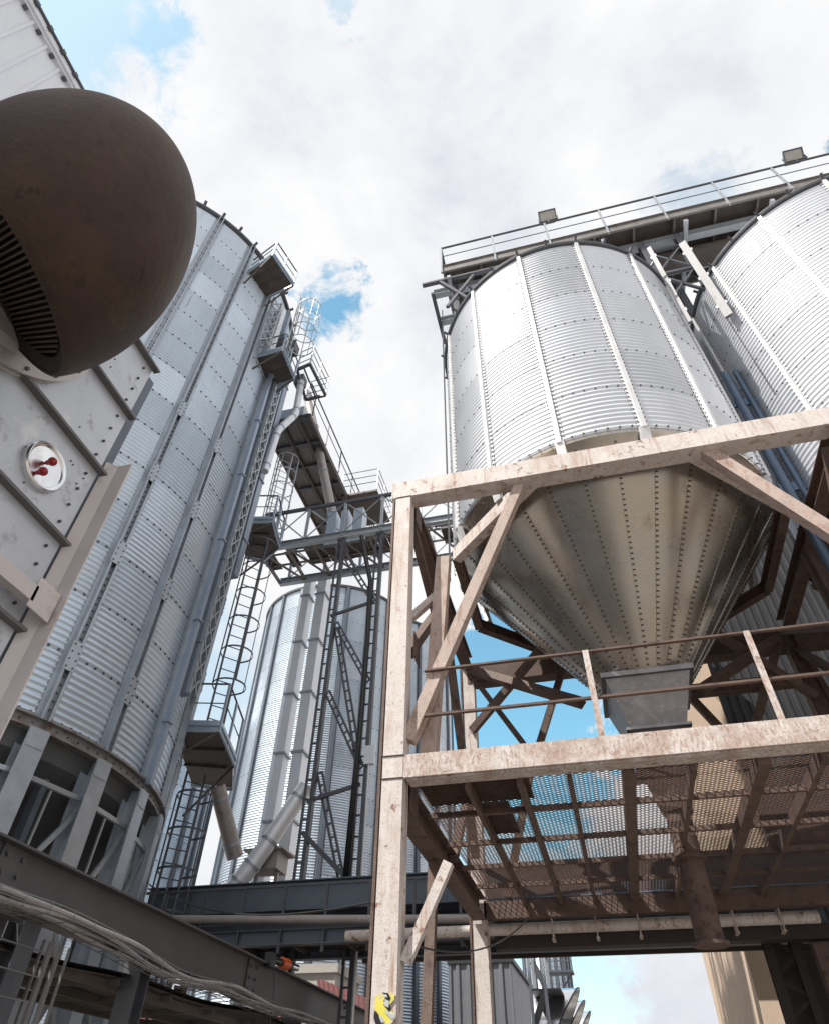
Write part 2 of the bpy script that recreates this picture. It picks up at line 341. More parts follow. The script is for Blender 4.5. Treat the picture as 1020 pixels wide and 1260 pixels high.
def stiffener(c, R, t, z0, z1, w=0.15, d=0.07, bolts=0.14, plates=None, mats=None, parent=None, name='stiffener', back=0.0):
    """hat profile running up the wall, with bolts down both flanges"""
    mb = MB(); n = V(math.cos(t), math.sin(t), 0)
    base = V(c[0], c[1], 0)+n*(R+0.016+back)
    # outline in (side, out): flange, rise, crown, fall, flange
    f = w*0.32; h = w/2; th = 0.006
    poly = [(-h-f, 0), (-h-f, th), (-h, th), (-h+.012, d), (h-.012, d), (h, th), (h+f, th), (h+f, 0)]
    mb.prof(base+V(0, 0, z0), base+V(0, 0, z1), poly, up=n)
    tg = V(-n[1], n[0], 0)
    z = z0+0.05
    while z < z1 and bolts:
        for sgn in (-1, 1):
            p = base+tg*sgn*(h+f*.5)+n*th+V(0, 0, z)
            mb.add([p+tg*.014-V(0,0,.014), p+tg*.014+V(0,0,.014), p-tg*.014+V(0,0,.014), p-tg*.014-V(0,0,.014),
                    p+n*.014+tg*.01-V(0,0,.01), p+n*.014+tg*.01+V(0,0,.01), p+n*.014-tg*.01+V(0,0,.01), p+n*.014-tg*.01-V(0,0,.01)],
                   [(4,5,6,7),(0,1,5,4),(1,2,6,5),(2,3,7,6),(3,0,4,7)], 1)
        z += bolts
    return mb.build(name, mats or [STIFFW, BOLT], parent)

def channel_rib(c, R, t, z0, z1, w, d, plates, parent, ph=0.55):
    """open channel with a line of bolts in it and splice plates across"""
    mb = MB(); n = V(math.cos(t), math.sin(t), 0); tg = V(-n[1], n[0], 0); base = V(c[0], c[1], 0)+n*(R+0.018)
    h = w/2; th = 0.012
    poly = [(-h, 0), (h, 0), (h, d), (h-th*2.6, d), (h-th*2.6, d-th), (h-th, d-th), (h-th, th), (-h+th, th), (-h+th, d-th), (-h+th*2.6, d-th), (-h+th*2.6, d), (-h, d)]
    mb.prof(base+V(0, 0, z0), base+V(0, 0, z1), poly, up=n)
    for sg in (-1, 1): mb.bar(base+tg*sg*(h+.035)+n*.004+V(0, 0, z0), base+tg*sg*(h+.035)+n*.004+V(0, 0, z1), .07, .008, up=n)
    z = z0+.06
    while z < z1:
        for sgn in (-1, 1):
            p = base+tg*sgn*h*.45+n*th+V(0, 0, z)
            mb.bar(p, p+n*.016, .03, .03, mi=1)
        z += 0.15 if z < 16 else 0.4
    for zp in plates:
        zp0, zp1 = zp-ph/2, min(zp+ph/2, z1)
        q = base+n*(d+.005)
        mb.bar(q+V(0, 0, zp0), q+V(0, 0, zp1), w*1.3, .012, up=n)
        for i in range(4):
            for sgn in (-1, 1):
                p = q+tg*sgn*h*.75+V(0, 0, zp0+.06+i*(ph-.12)/3)
                mb.bar(p, p+n*.022, .024, .024, mi=1)
    return mb.build('stiffener', [STIFF, BOLT], parent)

# ---- hopper silos on the rusty frame ------------------------------------------------
C1 = (1.18, 9.93); R1 = 2.95; ZB1 = 9.76; RH1 = 1.13; NR1 = 6; ZT1 = ZB1+RH1*NR1
def hopper_silo():
    c = C1
    root = thing('hopper_silo', 'shiny hopper silo above the rusty tower, its dusty cone hanging inside', 'silo', (c[0], c[1], 4.0), 'steel hopper silos under the roof catwalk')
    mb = MB(); corrugated(mb, c, R1, ZB1, NR1, RH1, 10, 0.013, 182, rib0=256.7)
    ribs = [rad(256.7)+k*2*math.pi/14 for k in range(14)]
    for k in range(NR1+1):
        ring_bolts(mb, c, R1+0.012, ZB1+RH1*k+(0.03 if k == 0 else 0), 98, 0.015, 1)
    mb.build('wall', [GALV, BOLT, GALVb, GALVc], root, smooth=True, angle=50)
    for t in ribs:
        stiffener(c, R1, t, ZB1-.05, ZT1+.05, 0.10, 0.055, 0.113, parent=root)
    # eave ring, roof with radial sheets and lifting tabs at the eave
    mb = MB(); mb.lathe(c, [(R1-.05, ZT1-.02), (R1+.07, ZT1-.02), (R1+.09, ZT1+.03), (R1+.07, ZT1+.09), (R1-.03, ZT1+.10)], 120)
    for k in range(28):
        t = rad(256.7)+k*math.pi/14; n = V(math.cos(t), math.sin(t), 0)
        mb.bar(V(c[0], c[1], ZT1+.05)+n*(R1+.05), V(c[0], c[1], ZT1+.13)+n*(R1+.16), .05, .04)
    mb.build('eave_ring', DARKST, root)
    mb = MB(); k = np.linspace(0, 2*math.pi, 168, endpoint=False)
    P = []
    for r_, z_ in ((R1+.06, ZT1+.08), (R1*.5, ZT1+.95), (.35, ZT1+1.72), (.33, ZT1+1.95), (0.01, ZT1+2.0)):
        rr = np.where(np.arange(168) % 6 == 0, 0.035, 0.0)*(r_ > .4)
        P.append(np.stack([c[0]+r_*np.cos(k), c[1]+r_*np.sin(k), z_+rr], 1))
    mb.grid(np.array(P), 0, True); mb.build('roof', GALV, root)
    # hopper cone
    zt, zb, rt_, rb_ = ZB1-.06, 6.80, R1-.10, 0.66
    cone = MB()
    cone.lathe(c, [(R1-.01, zt+.10), (R1-.03, zt+.0), (rt_, zt-.05)]+[(rt_+(rb_-rt_)*i/8, zt-.05+(zb-zt+.05)*i/8) for i in range(1, 9)], 112, 0)
    cn = cone.build('hopper_cone', [CONE, BOLT], root, smooth=True, angle=35)
    sm = MB(); L_ = V(rb_-rt_, 0, zb-zt+.05); Ls = np.linalg.norm(L_)
    for k_ in range(28):
        t = rad(256.7)+k_*2*math.pi/28+rad(4); n = V(math.cos(t), math.sin(t), 0); tg = V(-n[1], n[0], 0)
        p0 = V(c[0], c[1], zt-.05)+n*rt_; p1 = V(c[0], c[1], zb)+n*rb_
        d = (p1-p0)/Ls; out = np.cross(d, tg); out = out*(1 if out@n > 0 else -1)
        sm.bar(p0+out*.004, p1+out*.004, .045, .012, up=out)
        s_ = 0.05
        while s_ < Ls-.05:
            p = p0+d*s_+out*.008
            sm.bar(p, p+out*.016, .036, .026, up=d, mi=1); s_ += 0.085
    sm.build('bolted_seam', [CONE, BROWNP], cn)
    # rectangular outlet, gate and spout
    def frust(mb, x, y, z0_, a0_, b0_, z1_, a1_, b1_, mi=0):
        mb.add([(x-a0_,y-b0_,z0_),(x+a0_,y-b0_,z0_),(x+a0_,y+b0_,z0_),(x-a0_,y+b0_,z0_),(x-a1_,y-b1_,z1_),(x+a1_,y-b1_,z1_),(x+a1_,y+b1_,z1_),(x-a1_,y+b1_,z1_)],
               [(0,3,2,1),(4,5,6,7),(0,1,5,4),(1,2,6,5),(2,3,7,6),(3,0,4,7)], mi)
    mb = MB(); frust(mb, c[0], c[1], 6.0, .40, .40, 6.72, .62, .62); mb.box((c[0]-.68, c[1]-.68, 6.72), (c[0]+.68, c[1]+.68, 6.80))
    mb.box((c[0]-.46, c[1]-.46, 5.96), (c[0]+.46, c[1]+.46, 6.0)); mb.build('outlet_hopper', OUTL, root)
    mb = MB(); mb.box((c[0]-.38, c[1]-.38, 5.55), (c[0]+.38, c[1]+.38, 5.96)); mb.box((c[0]-.43, c[1]-.43, 5.50), (c[0]+.43, c[1]+.43, 5.55))
    for i in range(5):
        for (sx, sy) in ((0, -1), (-1, 0)):
            a = -.32+.16*i
            p = V(c[0]+(a if sy else -.38), c[1]+(-.38 if sy else a), 5.9)
            mb.bar(p, p+V(sx, sy, 0)*.02, .03, .03)
    mb.build('slide_gate', OUTL, root)
    mb = MB(); mb.tube((c[0], c[1], 5.5), (c[0], c[1], 4.9), .36, 20, r1=.2); mb.tube((c[0], c[1], 4.9), (c[0], c[1], 3.35), .17, 20)
    mb.tube((c[0], c[1], 3.35), (c[0], c[1], 3.39), .215, 20); mb.tube((c[0], c[1], 4.3), (c[0], c[1], 4.34), .22, 20)
    mb.build('spout', RUST2, root, smooth=True, angle=35)
    # stub legs carrying the cylinder on the ring beam
    for t in ribs:
        mb = MB(); n = V(math.cos(t), math.sin(t), 0)
        p = V(c[0], c[1], 0)+n*(R1-.09)
        mb.bar(p+V(0, 0, 9.32), p+V(0, 0, ZB1-.02)+n*.10, .15, .09, up=n); mb.build('leg', STIFFW, root)
    return root
silo1 = hopper_silo()
silo2 = copy_tree(silo1)
silo2.location = (7.52, 9.88, 4.0); silo2.rotation_euler = (0, 0, rad(4.9))
silo2['label'] = 'shiny hopper silo cut off by the right edge of the photo'

# ---- tower frame ---------------------------------------------------------------------
TX0, TX1, TY0, TY1 = -2.10, 4.45, 7.15, 12.55
fr = thing('support_tower', 'rust-stained cream steel tower with mesh deck and railing around the front silo cone', 'steel tower', ((TX0+TX1)/2, (TY0+TY1)/2, 0))
def part(name, mtl, fn, parent=fr, **k):
    mb = MB(); fn(mb); return mb.build(name, mtl, parent, **k)
def column(mb, x, y, z0, z1, s=0.26):
    mb.box((x-s/2+.02, y-s/2, z0), (x+s/2, y+s/2, z1))
    mb.box((x-s/2-.01, y+s/2-.10, z0), (x-s/2+.022, y+s/2+.004, z1))
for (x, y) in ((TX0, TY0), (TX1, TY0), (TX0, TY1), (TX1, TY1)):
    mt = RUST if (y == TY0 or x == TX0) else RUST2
    part('post_flange', RUST2, lambda mb: mb.box((x-.13-.028, y-.13-.024, .02), (x-.13+.004, y-.05, 9.06)))  # post lip in darker brown, its rust and edge shade painted as one
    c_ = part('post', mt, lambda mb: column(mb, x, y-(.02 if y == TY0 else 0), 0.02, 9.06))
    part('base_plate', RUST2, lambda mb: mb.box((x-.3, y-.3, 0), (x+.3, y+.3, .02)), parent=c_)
# upper and deck level beams
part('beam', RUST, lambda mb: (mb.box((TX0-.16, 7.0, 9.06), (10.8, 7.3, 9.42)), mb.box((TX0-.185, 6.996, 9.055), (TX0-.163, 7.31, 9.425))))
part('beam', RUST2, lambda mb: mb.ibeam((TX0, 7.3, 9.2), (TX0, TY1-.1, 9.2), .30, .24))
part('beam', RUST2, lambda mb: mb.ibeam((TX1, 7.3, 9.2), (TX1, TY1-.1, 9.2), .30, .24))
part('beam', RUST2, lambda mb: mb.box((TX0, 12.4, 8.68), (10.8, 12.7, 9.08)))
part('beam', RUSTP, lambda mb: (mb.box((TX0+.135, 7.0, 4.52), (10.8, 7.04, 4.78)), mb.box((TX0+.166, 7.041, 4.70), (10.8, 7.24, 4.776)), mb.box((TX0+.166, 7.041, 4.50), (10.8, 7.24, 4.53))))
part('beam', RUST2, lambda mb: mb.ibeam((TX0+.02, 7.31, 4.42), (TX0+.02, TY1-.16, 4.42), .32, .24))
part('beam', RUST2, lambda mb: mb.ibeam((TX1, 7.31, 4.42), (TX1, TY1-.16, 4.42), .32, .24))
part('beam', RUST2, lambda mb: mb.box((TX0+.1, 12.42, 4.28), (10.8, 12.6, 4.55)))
# deck joists
for (p, q, w) in (((569, 959), (651, 1116), .05), ((632, 949), (687, 1094), .06), ((696, 943), (718, 1037), .055), ((771, 937), (780, 1096), .13), ((852, 931), (844, 999), .055), ((939, 923), (891, 1094), .13), ((1016, 917), (946, 1074), .06)):
    x = (onZ(*p, 4.5)[0]+onZ(*q, 4.5)[0])/2
    part('joist', RUST2, lambda mb: mb.bar((x, 7.25, 4.5), (x, 12.42, 4.5), w, .14))
for y in (8.15, 9.25, 10.3, 11.3):
    part('joist', RUST2, lambda mb: mb.bar((TX0+.15, y, 4.485), (TX1-.1, y, 4.485), .05, .06))
def deck(mb):
    x0, x1, y0, y1, z = TX0+.17, TX1-.12, 7.25, 12.42, 4.585
    pitch = .060; s = .0068
    def clip(cst, sg):
        # line y = sg*k*x + cst inside the rectangle (diamonds longer across)
        k = 0.62*sg; pts = []
        for x in (x0, x1):
            y = k*x+cst
            if y0 <= y <= y1: pts.append((x, y))
        for y in (y0, y1):
            x = (y-cst)/k
            if x0 < x < x1: pts.append((x, y))
        return pts[:2] if len(pts) >= 2 else None
    for sg in (-1, 1):
        lo = y0-0.62*max(abs(x0), abs(x1)); cst = lo-1
        while cst < y1+4:
            c = clip(cst, sg)
            if c and math.dist(*c) > .05: mb.bar((*c[0], z+.003*sg), (*c[1], z+.003*sg), s, .006)
            cst += pitch
part('mesh_deck', DECKM, deck)
# solid toe plate region at the left front of the deck, seen dark from below
part('deck_plate', RUST2, lambda mb: mb.box((TX0+.2, 7.27, 4.60), (-.62, 8.12, 4.612)))
part('deck_plate', RUST2, lambda mb: mb.box((TX0+.72, 8.16, 4.60), (-.95, 9.3, 4.612)))
# railing on the front of the deck
def railing(mb):
    for z, w in ((5.88, .055), (5.27, .05)):
        mb.angle((TX0+.35, 7.12, z), (10.8, 7.12, z), .05, .05, .007)
part('railing', RUST2, railing)
for q0, q1 in (((726, 800), (742, 905)), ((923, 775), (957, 880))):
    x = onY(*q0, 7.1)[0]
    part('rail_post', RUSTP, lambda mb: mb.angle((x-.03, 7.06, 4.78), (x-.03, 7.06, 5.9), .07, .05, .008, up=(0, 1, 0)))
for x in (3.95, 5.8): part('rail_post', RUSTP, lambda mb: mb.angle((x, 7.06, 4.78), (x, 7.06, 5.9), .07, .05, .008, up=(0, 1, 0)))
# front braces
def brace(p, q, w=.2, h=.18, mtl=RUST, up=(0, 1, 0), name='brace'): return part(name, mtl, lambda mb: mb.bar(p, q, w, h, up=up))
brace(onY(643, 590, 7.2), onY(503, 912, 7.2), .155, .16, RUSTB)
brace(onY(862, 553, 7.2), onY(1075, 690, 7.2), .19, .16, RUSTB)
brace(onY(546, 688, 7.45), onY(528, 930, 7.45), .20, .16, RUSTB)
brace(onY(504, 762, 7.45), onY(544, 727, 7.45), .10, .1, RUST)
brace(onY(552, 1062, 7.16), onY(499, 1185, 7.16), .10, .1, RUST)
brace((TX0+.02, 7.35, 9.0), (TX0+.02, 9.6, 8.15), .12, .12, RUST2)
brace((TX0+.02, 9.9, 8.98), (TX0+.02, 7.45, 6.4), .14, .14, RUST2)
brace((TX0+.02, 9.9, 8.98), (TX0+.02, 12.3, 5.2), .14, .14, RUST2)
brace((TX0, 9.1, 4.28), (TX0, 8.2, .1), .12, .12, RUST2)
# octagonal ring beam that the silo legs stand on
def octagon(cx, cy, a, z, parent=fr):
    k = a*math.tan(math.pi/8); pts = [(cx-k, cy-a), (cx+k, cy-a), (cx+a, cy-k), (cx+a, cy+k), (cx+k, cy+a), (cx-k, cy+a), (cx-a, cy+k), (cx-a, cy-k)]
    for i in range(8):
        if i in (0, 4): continue
        p, q = pts[i], pts[(i+1) % 8]
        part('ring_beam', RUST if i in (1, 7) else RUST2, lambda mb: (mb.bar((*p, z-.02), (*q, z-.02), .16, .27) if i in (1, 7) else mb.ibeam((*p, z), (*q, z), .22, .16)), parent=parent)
octagon(1.18, 9.93, 2.76, 9.21)
octagon(7.52, 9.93, 2.76, 9.21)
# knee struts in to the cone and inner cage
for sx, sy in ((-1, -1), (1, -1), (1, 1), (-1, 1)):
    cx, cy = C1; px = TX0+.05 if sx < 0 else TX1-.05; py = 7.5 if sy < 0 else 12.4
    if sy > 0:
        brace((px, py, 7.6), (cx+sx*1.15, cy+sy*1.3, 9.05), .14, .14, RUST2)
        brace((px, py, 9.0), (cx+sx*1.0, cy+sy*1.0, 7.2), .16, .16, RUST2)
brace((-.1, 12.45, 8.7), (-1.0, 12.45, 6.6), .13, .12, RUST2)
brace((-1.9, 12.45, 8.7), (-.9, 12.45, 7.0), .10, .10, RUST2)
brace((-1.0, 12.45, 6.6), (-1.6, 12.45, 4.6), .13, .12, RUST2)
brace((-2.0, 12.35, 7.0), (-2.0, 9.9, 4.5), .12, .12, RUST2)
brace((2.2, 12.45, 8.0), (3.6, 12.45, 5.2), .14, .12, RUST2)
brace((1.9, 12.3, 7.9), (4.2, 12.3, 7.9), .2, .22, RUST2)
brace((4.3, 12.3, 9.0), (2.7, 12.0, 6.3), .16, .16, RUST2)
brace((4.3, 7.4, 6.0), (4.3, 12.3, 9.0), .2, .16, RUST2)
brace((4.3, 7.4, 9.0), (4.3, 10.0, 6.2), .2, .16, RUST2)
# leg bay between the two silos and the second bay
for (x, y) in ((5.35, TY0), (5.35, 9.9), (5.35, TY1), (4.45, 9.9)):
    part('post', RUST2, lambda mb: column(mb, x, y, 0.02, 9.06, .26))
brace((5.35, 7.25, 9.0), (5.35, 9.8, 7.0), .18, .16, RUST2)
brace((4.6, 7.25, 8.0), (5.3, 7.25, 9.0), .2, .12, RUST)
brace((4.9, 12.4, 4.6), (4.5, 12.4, 9.0), .1, .1, RUST2)
brace((4.45, 9.9, 5.0), (5.35, 12.4, 8.6), .14, .12, RUST2)
brace((5.35, 9.9, 5.0), (4.45, 12.4, 8.6), .14, .12, RUST2)
brace((4.45, 8.2, 5.2), (5.35, 9.9, 8.0), .14, .12, RUST2)
for x, z in ((TX0+.02, 9.0), (TX0+.02, 4.5), (TX0+.02, 6.5)):
    part('gusset_plate', RUST2, lambda mb: mb.box((x+.13, 7.28, z-.25), (x+.142, 7.6, z+.15)))
for z in (9.055, 4.52, 4.78):
    part('weld_bead', RUST2, lambda mb: mb.tube((TX0-.11, 6.995, z), (TX0+.14, 6.995, z), .008, 6))
# worn yellow and black hazard paint low on the front left post
def hazard(mb):
    y = 6.985
    def poly(pts, mi, dy=0.0):
        P = [onY(*p, y-dy) for p in pts]; n = len(P)
        mb.add(P+[q+V(0, .006, 0) for q in P], [tuple(range(n)), tuple(range(2*n-1, n-1, -1))]+[(i, i+n, (i+1) % n+n, (i+1) % n) for i in range(n)], mi)
    poly([(463,1224),(469,1222),(473,1226),(480,1221),(486,1222),(485,1230),(480,1236),(476,1238),(482,1244),(486,1249),(485,1256),(479,1262),(470,1258),(466,1248),(461,1241)], 0)
    poly([(470,1221),(478,1222),(481,1228),(478,1234),(472,1232),(475,1227)], 1, .003)
    poly([(472,1236),(476,1233),(482,1241),(479,1245)], 1, .003)
    poly([(461,1243),(465,1248),(471,1262),(463,1262),(460,1252)], 1, .003)
    poly([(474,1229),(479,1232),(478,1240),(473,1237)], 2, .006); poly([(481,1246),(486,1248),(486,1254),(482,1252)], 2, .006); poly([(466,1252),(470,1250),(474,1257),(469,1259)], 2, .003)
    poly([(472,1223),(476,1224),(477,1227),(473,1227)], 2, .005)
    poly([(474,1241),(483,1250),(484,1256),(475,1247)], 2, .005)
part('hazard_marking', [YELLOW, BLACKP, PLATE], hazard)['label'] = 'worn yellow and black hazard paint low on the front post'

# ---- roof catwalk over the hopper silos ----------------------------------------------
CY0, CY1, CZ = 8.45, 10.5, 20.05
cw = thing('roof_catwalk', 'long steel catwalk with railing running over the tops of the hopper silos', 'catwalk', (5.5, 9.4, CZ))
XA, XB = -1.62, 13.0
def cpart(name, mtl, fn, **k):
    mb = MB(); fn(mb); return mb.build(name, mtl, cw, **k)
cpart('deck', BROWNP, lambda mb: mb.box((XA, CY0+.03, CZ-.03), (XB, CY1-.03, CZ)))
def fascia(mb):
    for y in (CY0, CY1): mb.chan((XA, y, CZ-.16), (XB, y, CZ-.16), .42, .06, .01)
    x = XA+.05
    while x < XB: mb.bar((x, CY0+.02, CZ-.12), (x, CY1-.02, CZ-.12), .06, .14); x += 1.08
cpart('side_beam', FLOORP, fascia)
def under(mb):
    for y in (CY0+.5, CY0+1.4): mb.ibeam((XA-.35, y, CZ-.52), (XB, y, CZ-.52), .26, .18)
    x = XA+.2
    while x < XB: mb.bar((x, CY0-.05, CZ-.72), (x, CY1+.05, CZ-.72), .10, .12); x += 2.16
cpart('support_beam', RAILG, under)
xs = np.arange(XA, XB, 1.58)
for x in xs:
    cpart('rail_post', RAILG, lambda mb: mb.bar((x, CY0-.03, CZ-.38), (x, CY0-.03, CZ+1.25), .05, .05))
    cpart('rail_post', RAILG, lambda mb: mb.bar((x, CY1+.03, CZ-.3), (x, CY1+.03, CZ+1.25), .05, .05))
def crail(mb):
    for y in (CY0-.03, CY1+.03):
        mb.tube((XA, y, CZ+1.26), (XB, y, CZ+1.26), .033, 8); mb.tube((XA, y, CZ+.68), (XB, y, CZ+.68), .014, 6)
    for z in (1.26, .68): mb.tube((XA, CY0, CZ+z), (XA, CY1, CZ+z), .03, 6)
cpart('handrail', DARKST, crail)
# trestle legs standing on the silo roofs and the dark legs in the gap between the silos
for x in (-1.3, 3.9, 4.85):
    for y in ((CY0+.4,) if x < 0 else (CY0+.4, CY1-.3)):
        cpart('leg', DARKST, lambda mb: mb.ibeam((x, y, 12.0 if x > 0 else 16.6), (x, y, CZ-.6), .18, .16))
def xbr(mb):
    for i, z in enumerate((18.9, 17.6)):
        mb.bar((3.9, CY0+.4, z), (4.85, CY0+.4, z-1.3), .07, .05); mb.bar((4.85, CY0+.4, z), (3.9, CY0+.4, z-1.3), .07, .05)
        mb.bar((3.9, CY0+.4, z), (4.85, CY0+.4, z), .08, .08)
cpart('cross_brace', DARKST, xbr)
cpart('conveyor_trough', BROWNP, lambda mb: mb.box((XA+.3, CY0+.75, CZ-.98), (XB, CY0+1.25, CZ-.66)))
def endframe(mb):
    mb.bar((XA-.6, CY0+.1, CZ-.62), (1.0, CY0+.1, CZ-.62), .12, .08); mb.bar((XA-.35, CY0+.3, CZ-.8), (XA-.35, CY0+2, CZ-.8), .1, .1)
    mb.bar((XA-.1, CY0+.1, CZ-.62), (XA+.9, CY0+.1, CZ-2.4), .1, .08)
    mb.bar((XA+.9, CY0+.1, CZ-.7), (XA+.1, CY0+.1, CZ-2.2), .08, .08)
cpart('outrigger', DARKST, endframe)

def floodlight(px, py, label):
    x, _, _ = onY(px, py, CY0-.03); z = CZ+1.3
    t = thing('floodlight', label, 'floodlight', (x, CY0-.03, z), 'floodlights clamped on the catwalk rail')
    tilt = rad(38)
    rot = Matrix.Rotation(tilt, 3, 'X') @ Matrix.Rotation(0, 3, 'Z')
    def tr(pts, o=(x, CY0-.05, z+.32)): return [np.array(rot @ Vector(p))+np.array(o) for p in pts]
    def hexa(mb, lo, hi, mi=0, sh=1.0):
        x0,y0,z0 = lo; x1,y1,z1 = hi; cx=(x0+x1)/2; cz=(z0+z1)/2
        f = lambda a, c_: c_+(a-c_)*sh
        mb.add(tr([(x0,y0,z0),(x1,y0,z0),(f(x1,cx),y1,f(z0,cz)),(f(x0,cx),y1,f(z0,cz)),(x0,y0,z1),(x1,y0,z1),(f(x1,cx),y1,f(z1,cz)),(f(x0,cx),y1,f(z1,cz))]),
               [(0,3,2,1),(4,5,6,7),(0,1,5,4),(1,2,6,5),(2,3,7,6),(3,0,4,7)], mi)
    mb = MB(); hexa(mb, (-.26, -.02, -.2), (.26, .16, .2), sh=.75)
    for (a, b, c, d) in ((-.26, .26, .17, .2), (-.26, .26, -.2, -.17), (-.26, -.23, -.17, .17), (.23, .26, -.17, .17)): hexa(mb, (a, -.05, c), (b, -.02, d))
    for i in range(5): hexa(mb, (-.16+.07*i, .16, -.12), (-.145+.07*i, .2, .12))
    mb.build('housing', LAMPB, t)
    mb = MB(); hexa(mb, (-.23, -.03, -.17), (.23, -.022, .17)); mb.build('lens', LENS, t)
    mb = MB(); p = V(x, CY0-.03, z)
    for s_ in (-.28, .28): mb.bar(p+V(s_, 0, .08), p+V(s_, 0, .34), .012, .04)
    mb.bar(p+V(-.28, 0, .08), p+V(.28, 0, .08), .04, .012); mb.tube(p+V(0, 0, -.05), p+V(0, 0, .08), .02, 8)
    mb.build('bracket', DARKST, t)
    return t
floodlight(674, 270, 'square grey floodlight on the catwalk rail above the front hopper silo')
floodlight(983, 200, 'square grey floodlight on the catwalk rail near the right edge of the photo')

# vertical channels hanging in the gap between the silos
def cable_channel(p_top, p_bot, S, w, label):
    a = onS(*p_top, S); b = onS(*p_bot, S); x, y = (a[0]+b[0])/2, (a[1]+b[1])/2
    t = thing('cable_channel', label, 'cable channel', (x, y, b[2]), 'vertical cable channels between the hopper silos')
    mb = MB(); z1 = min(a[2], CZ-.45); n = V(-.45, -.89, 0); s_ = V(.89, -.45, 0)
    mb.chan(V(x, y, b[2])-s_*w/2, V(x, y, z1)-s_*w/2, .07, w, .008, up=n); mb.build('cover', CHAN, t)
    mb = MB()
    for i in range(3):
        z = b[2]+.5+i*(z1-b[2]-1)/2
        mb.bar(V(x, y, z)-s_*w*.7, V(x, y, z)+s_*w*.7, .04, .09)
    mb.build('clip', STIFF, t); return t
cable_channel((797, 306), (850, 396), 9.05, .10, 'white vertical cable channel beside the front hopper silo, the left one in the gap')
cable_channel((838, 300), (898, 388), 9.7, .17, 'wide white vertical cable channel beside the right hopper silo')
# downpipe in the gap, coloured dark blue
mb = MB()
for dx, r in ((0, .085), (.22, .06)):
    mb.path([(4.33+dx, 9.25, 2.2), (4.33+dx, 9.25, 9.0), (4.33+dx, 9.2, 13.5)], r, 12)
for z in (4, 7, 10, 12.5): mb.bar((4.2, 9.25, z), (4.7, 9.25, z), .05, .2)
tag(centred(mb.build('downpipe', mat('dark_blue_pipe', (0.10, 0.15, 0.22), .35, .4, .1), smooth=True, angle=35)), 'pair of dark blue pipes running down between the two hopper silos', 'pipe')

# caged ladder with a shield on the left of the front hopper silo
def ladder(name, label, p0, p1, face, w=.42, cage=True, cage_from=2.2, mtl=RAILG, group=None, hoopr=.36, gap=.8, rung=.3, strips=5):
    """p0 foot, p1 head; face = unit vector pointing away from the wall"""
    p0 = np.asarray(p0, float); p1 = np.asarray(p1, float); up = (p1-p0); Ls = np.linalg.norm(up); up = up/Ls
    face = np.asarray(face, float); face = face/np.linalg.norm(face); side = np.cross(up, face); side /= np.linalg.norm(side)
    t = thing(name, label, 'ladder', p0, group)
    mb = MB()
    for s_ in (-1, 1): mb.bar(p0+side*s_*w/2, p1+side*s_*w/2, .05, .03, up=face)
    mb.build('rails', mtl, t)
    d = .15
    while d < Ls: mb = MB(); mb.tube(p0+up*d-side*w/2, p0+up*d+side*w/2, .014, 6); mb.build('rung', mtl, t); d += rung
    if cage:
        mb = MB(); d = cage_from
        hs = []
        while d < Ls: hs.append(d); d += gap
        th = [rad(a) for a in np.linspace(-205, 25, 15)]
        for d in hs:
            c = p0+up*d+face*hoopr
            pts = [p0+up*d+side*w/2]+[c+hoopr*(math.cos(a)*side - math.sin(a)*face) for a in np.linspace(math.radians(40), math.radians(-220), 15)]+[p0+up*d-side*w/2]
            for a, b in zip(pts[:-1], pts[1:]): mb.bar(a, b, .012, .045, up=up)
        for a in np.linspace(math.radians(10), math.radians(-190), strips):
            q = face*hoopr+hoopr*(math.cos(a)*side-math.sin(a)*face)
            if hs: mb.bar(p0+up*hs[0]+q, p0+up*hs[-1]+q, .035, .012, up=q)
        mb.build('safety_cage', mtl, t)
    return t
a = onS(543, 350, 9.9); b = onS(549, 505, 9.9)
ladder('caged_ladder', 'narrow dark ladder up the left side of the front hopper silo', (a[0], a[1], 9.5), (a[0], a[1], CZ-.4), (-.9, -.2, 0), .3, False, 1.2, DARKST, 'caged ladders on the silos', .17, 1.3, strips=3)

# ------------------------------------------------------------------ tall left silo
CL = (-12.86, 9.69); RL = 4.93; ZL0 = 6.35; RHL = 1.17; NRL = 15; ZLT = ZL0+RHL*NRL
ls = thing('grain_silo', 'tall corrugated galvanised silo on legs at the left, with the access platforms on its side', 'silo', (CL[0], CL[1], 0))
mb = MB(); corrugated(mb, CL, RL, ZL0, NRL, RHL, 10, 0.017, 168, 6, rib0=309.0, bays=24)
for k in range(NRL+1): ring_bolts(mb, CL, RL+.012, ZL0+RHL*k+(.04 if k == 0 else 0), 168, .021, 1, keep=lambda t: math.cos(t-rad(-20)) > -.1)
mb.build('wall', [GALV2, BOLT, GALV2b, GALV2c], ls, smooth=True, angle=50)
ribsL = [rad(307.0+2.0-15*k) for k in range(24)]
for k, t in enumerate(ribsL):
    if math.cos(t-rad(-20)) < -.35: stiffener(CL, RL, t, ZL0, ZLT, .16, .08, 0, parent=ls, mats=[STIFF]); continue
    pl = [ZL0+RHL*(j+.95) for j in range(0, 7, 2)] if True else []
    channel_rib(CL, RL, t, ZL0-.05, ZLT+.08, .16, .12, pl, ls)
mb = MB(); mb.lathe(CL, [(RL-.1, ZLT-.02), (RL+.12, ZLT-.02), (RL+.14, ZLT+.04), (RL+.12, ZLT+.1), (RL-.1, ZLT+.12)], 120)
for k in range(48):
    t = ribsL[0]+k*math.pi/24; n = V(math.cos(t), math.sin(t), 0); p = V(CL[0], CL[1], ZLT+.08)+n*(RL+.1)
    mb.bar(p, p+n*.14+V(0, 0, .10), .09, .05)
mb.build('eave_ring', DARKST, ls)
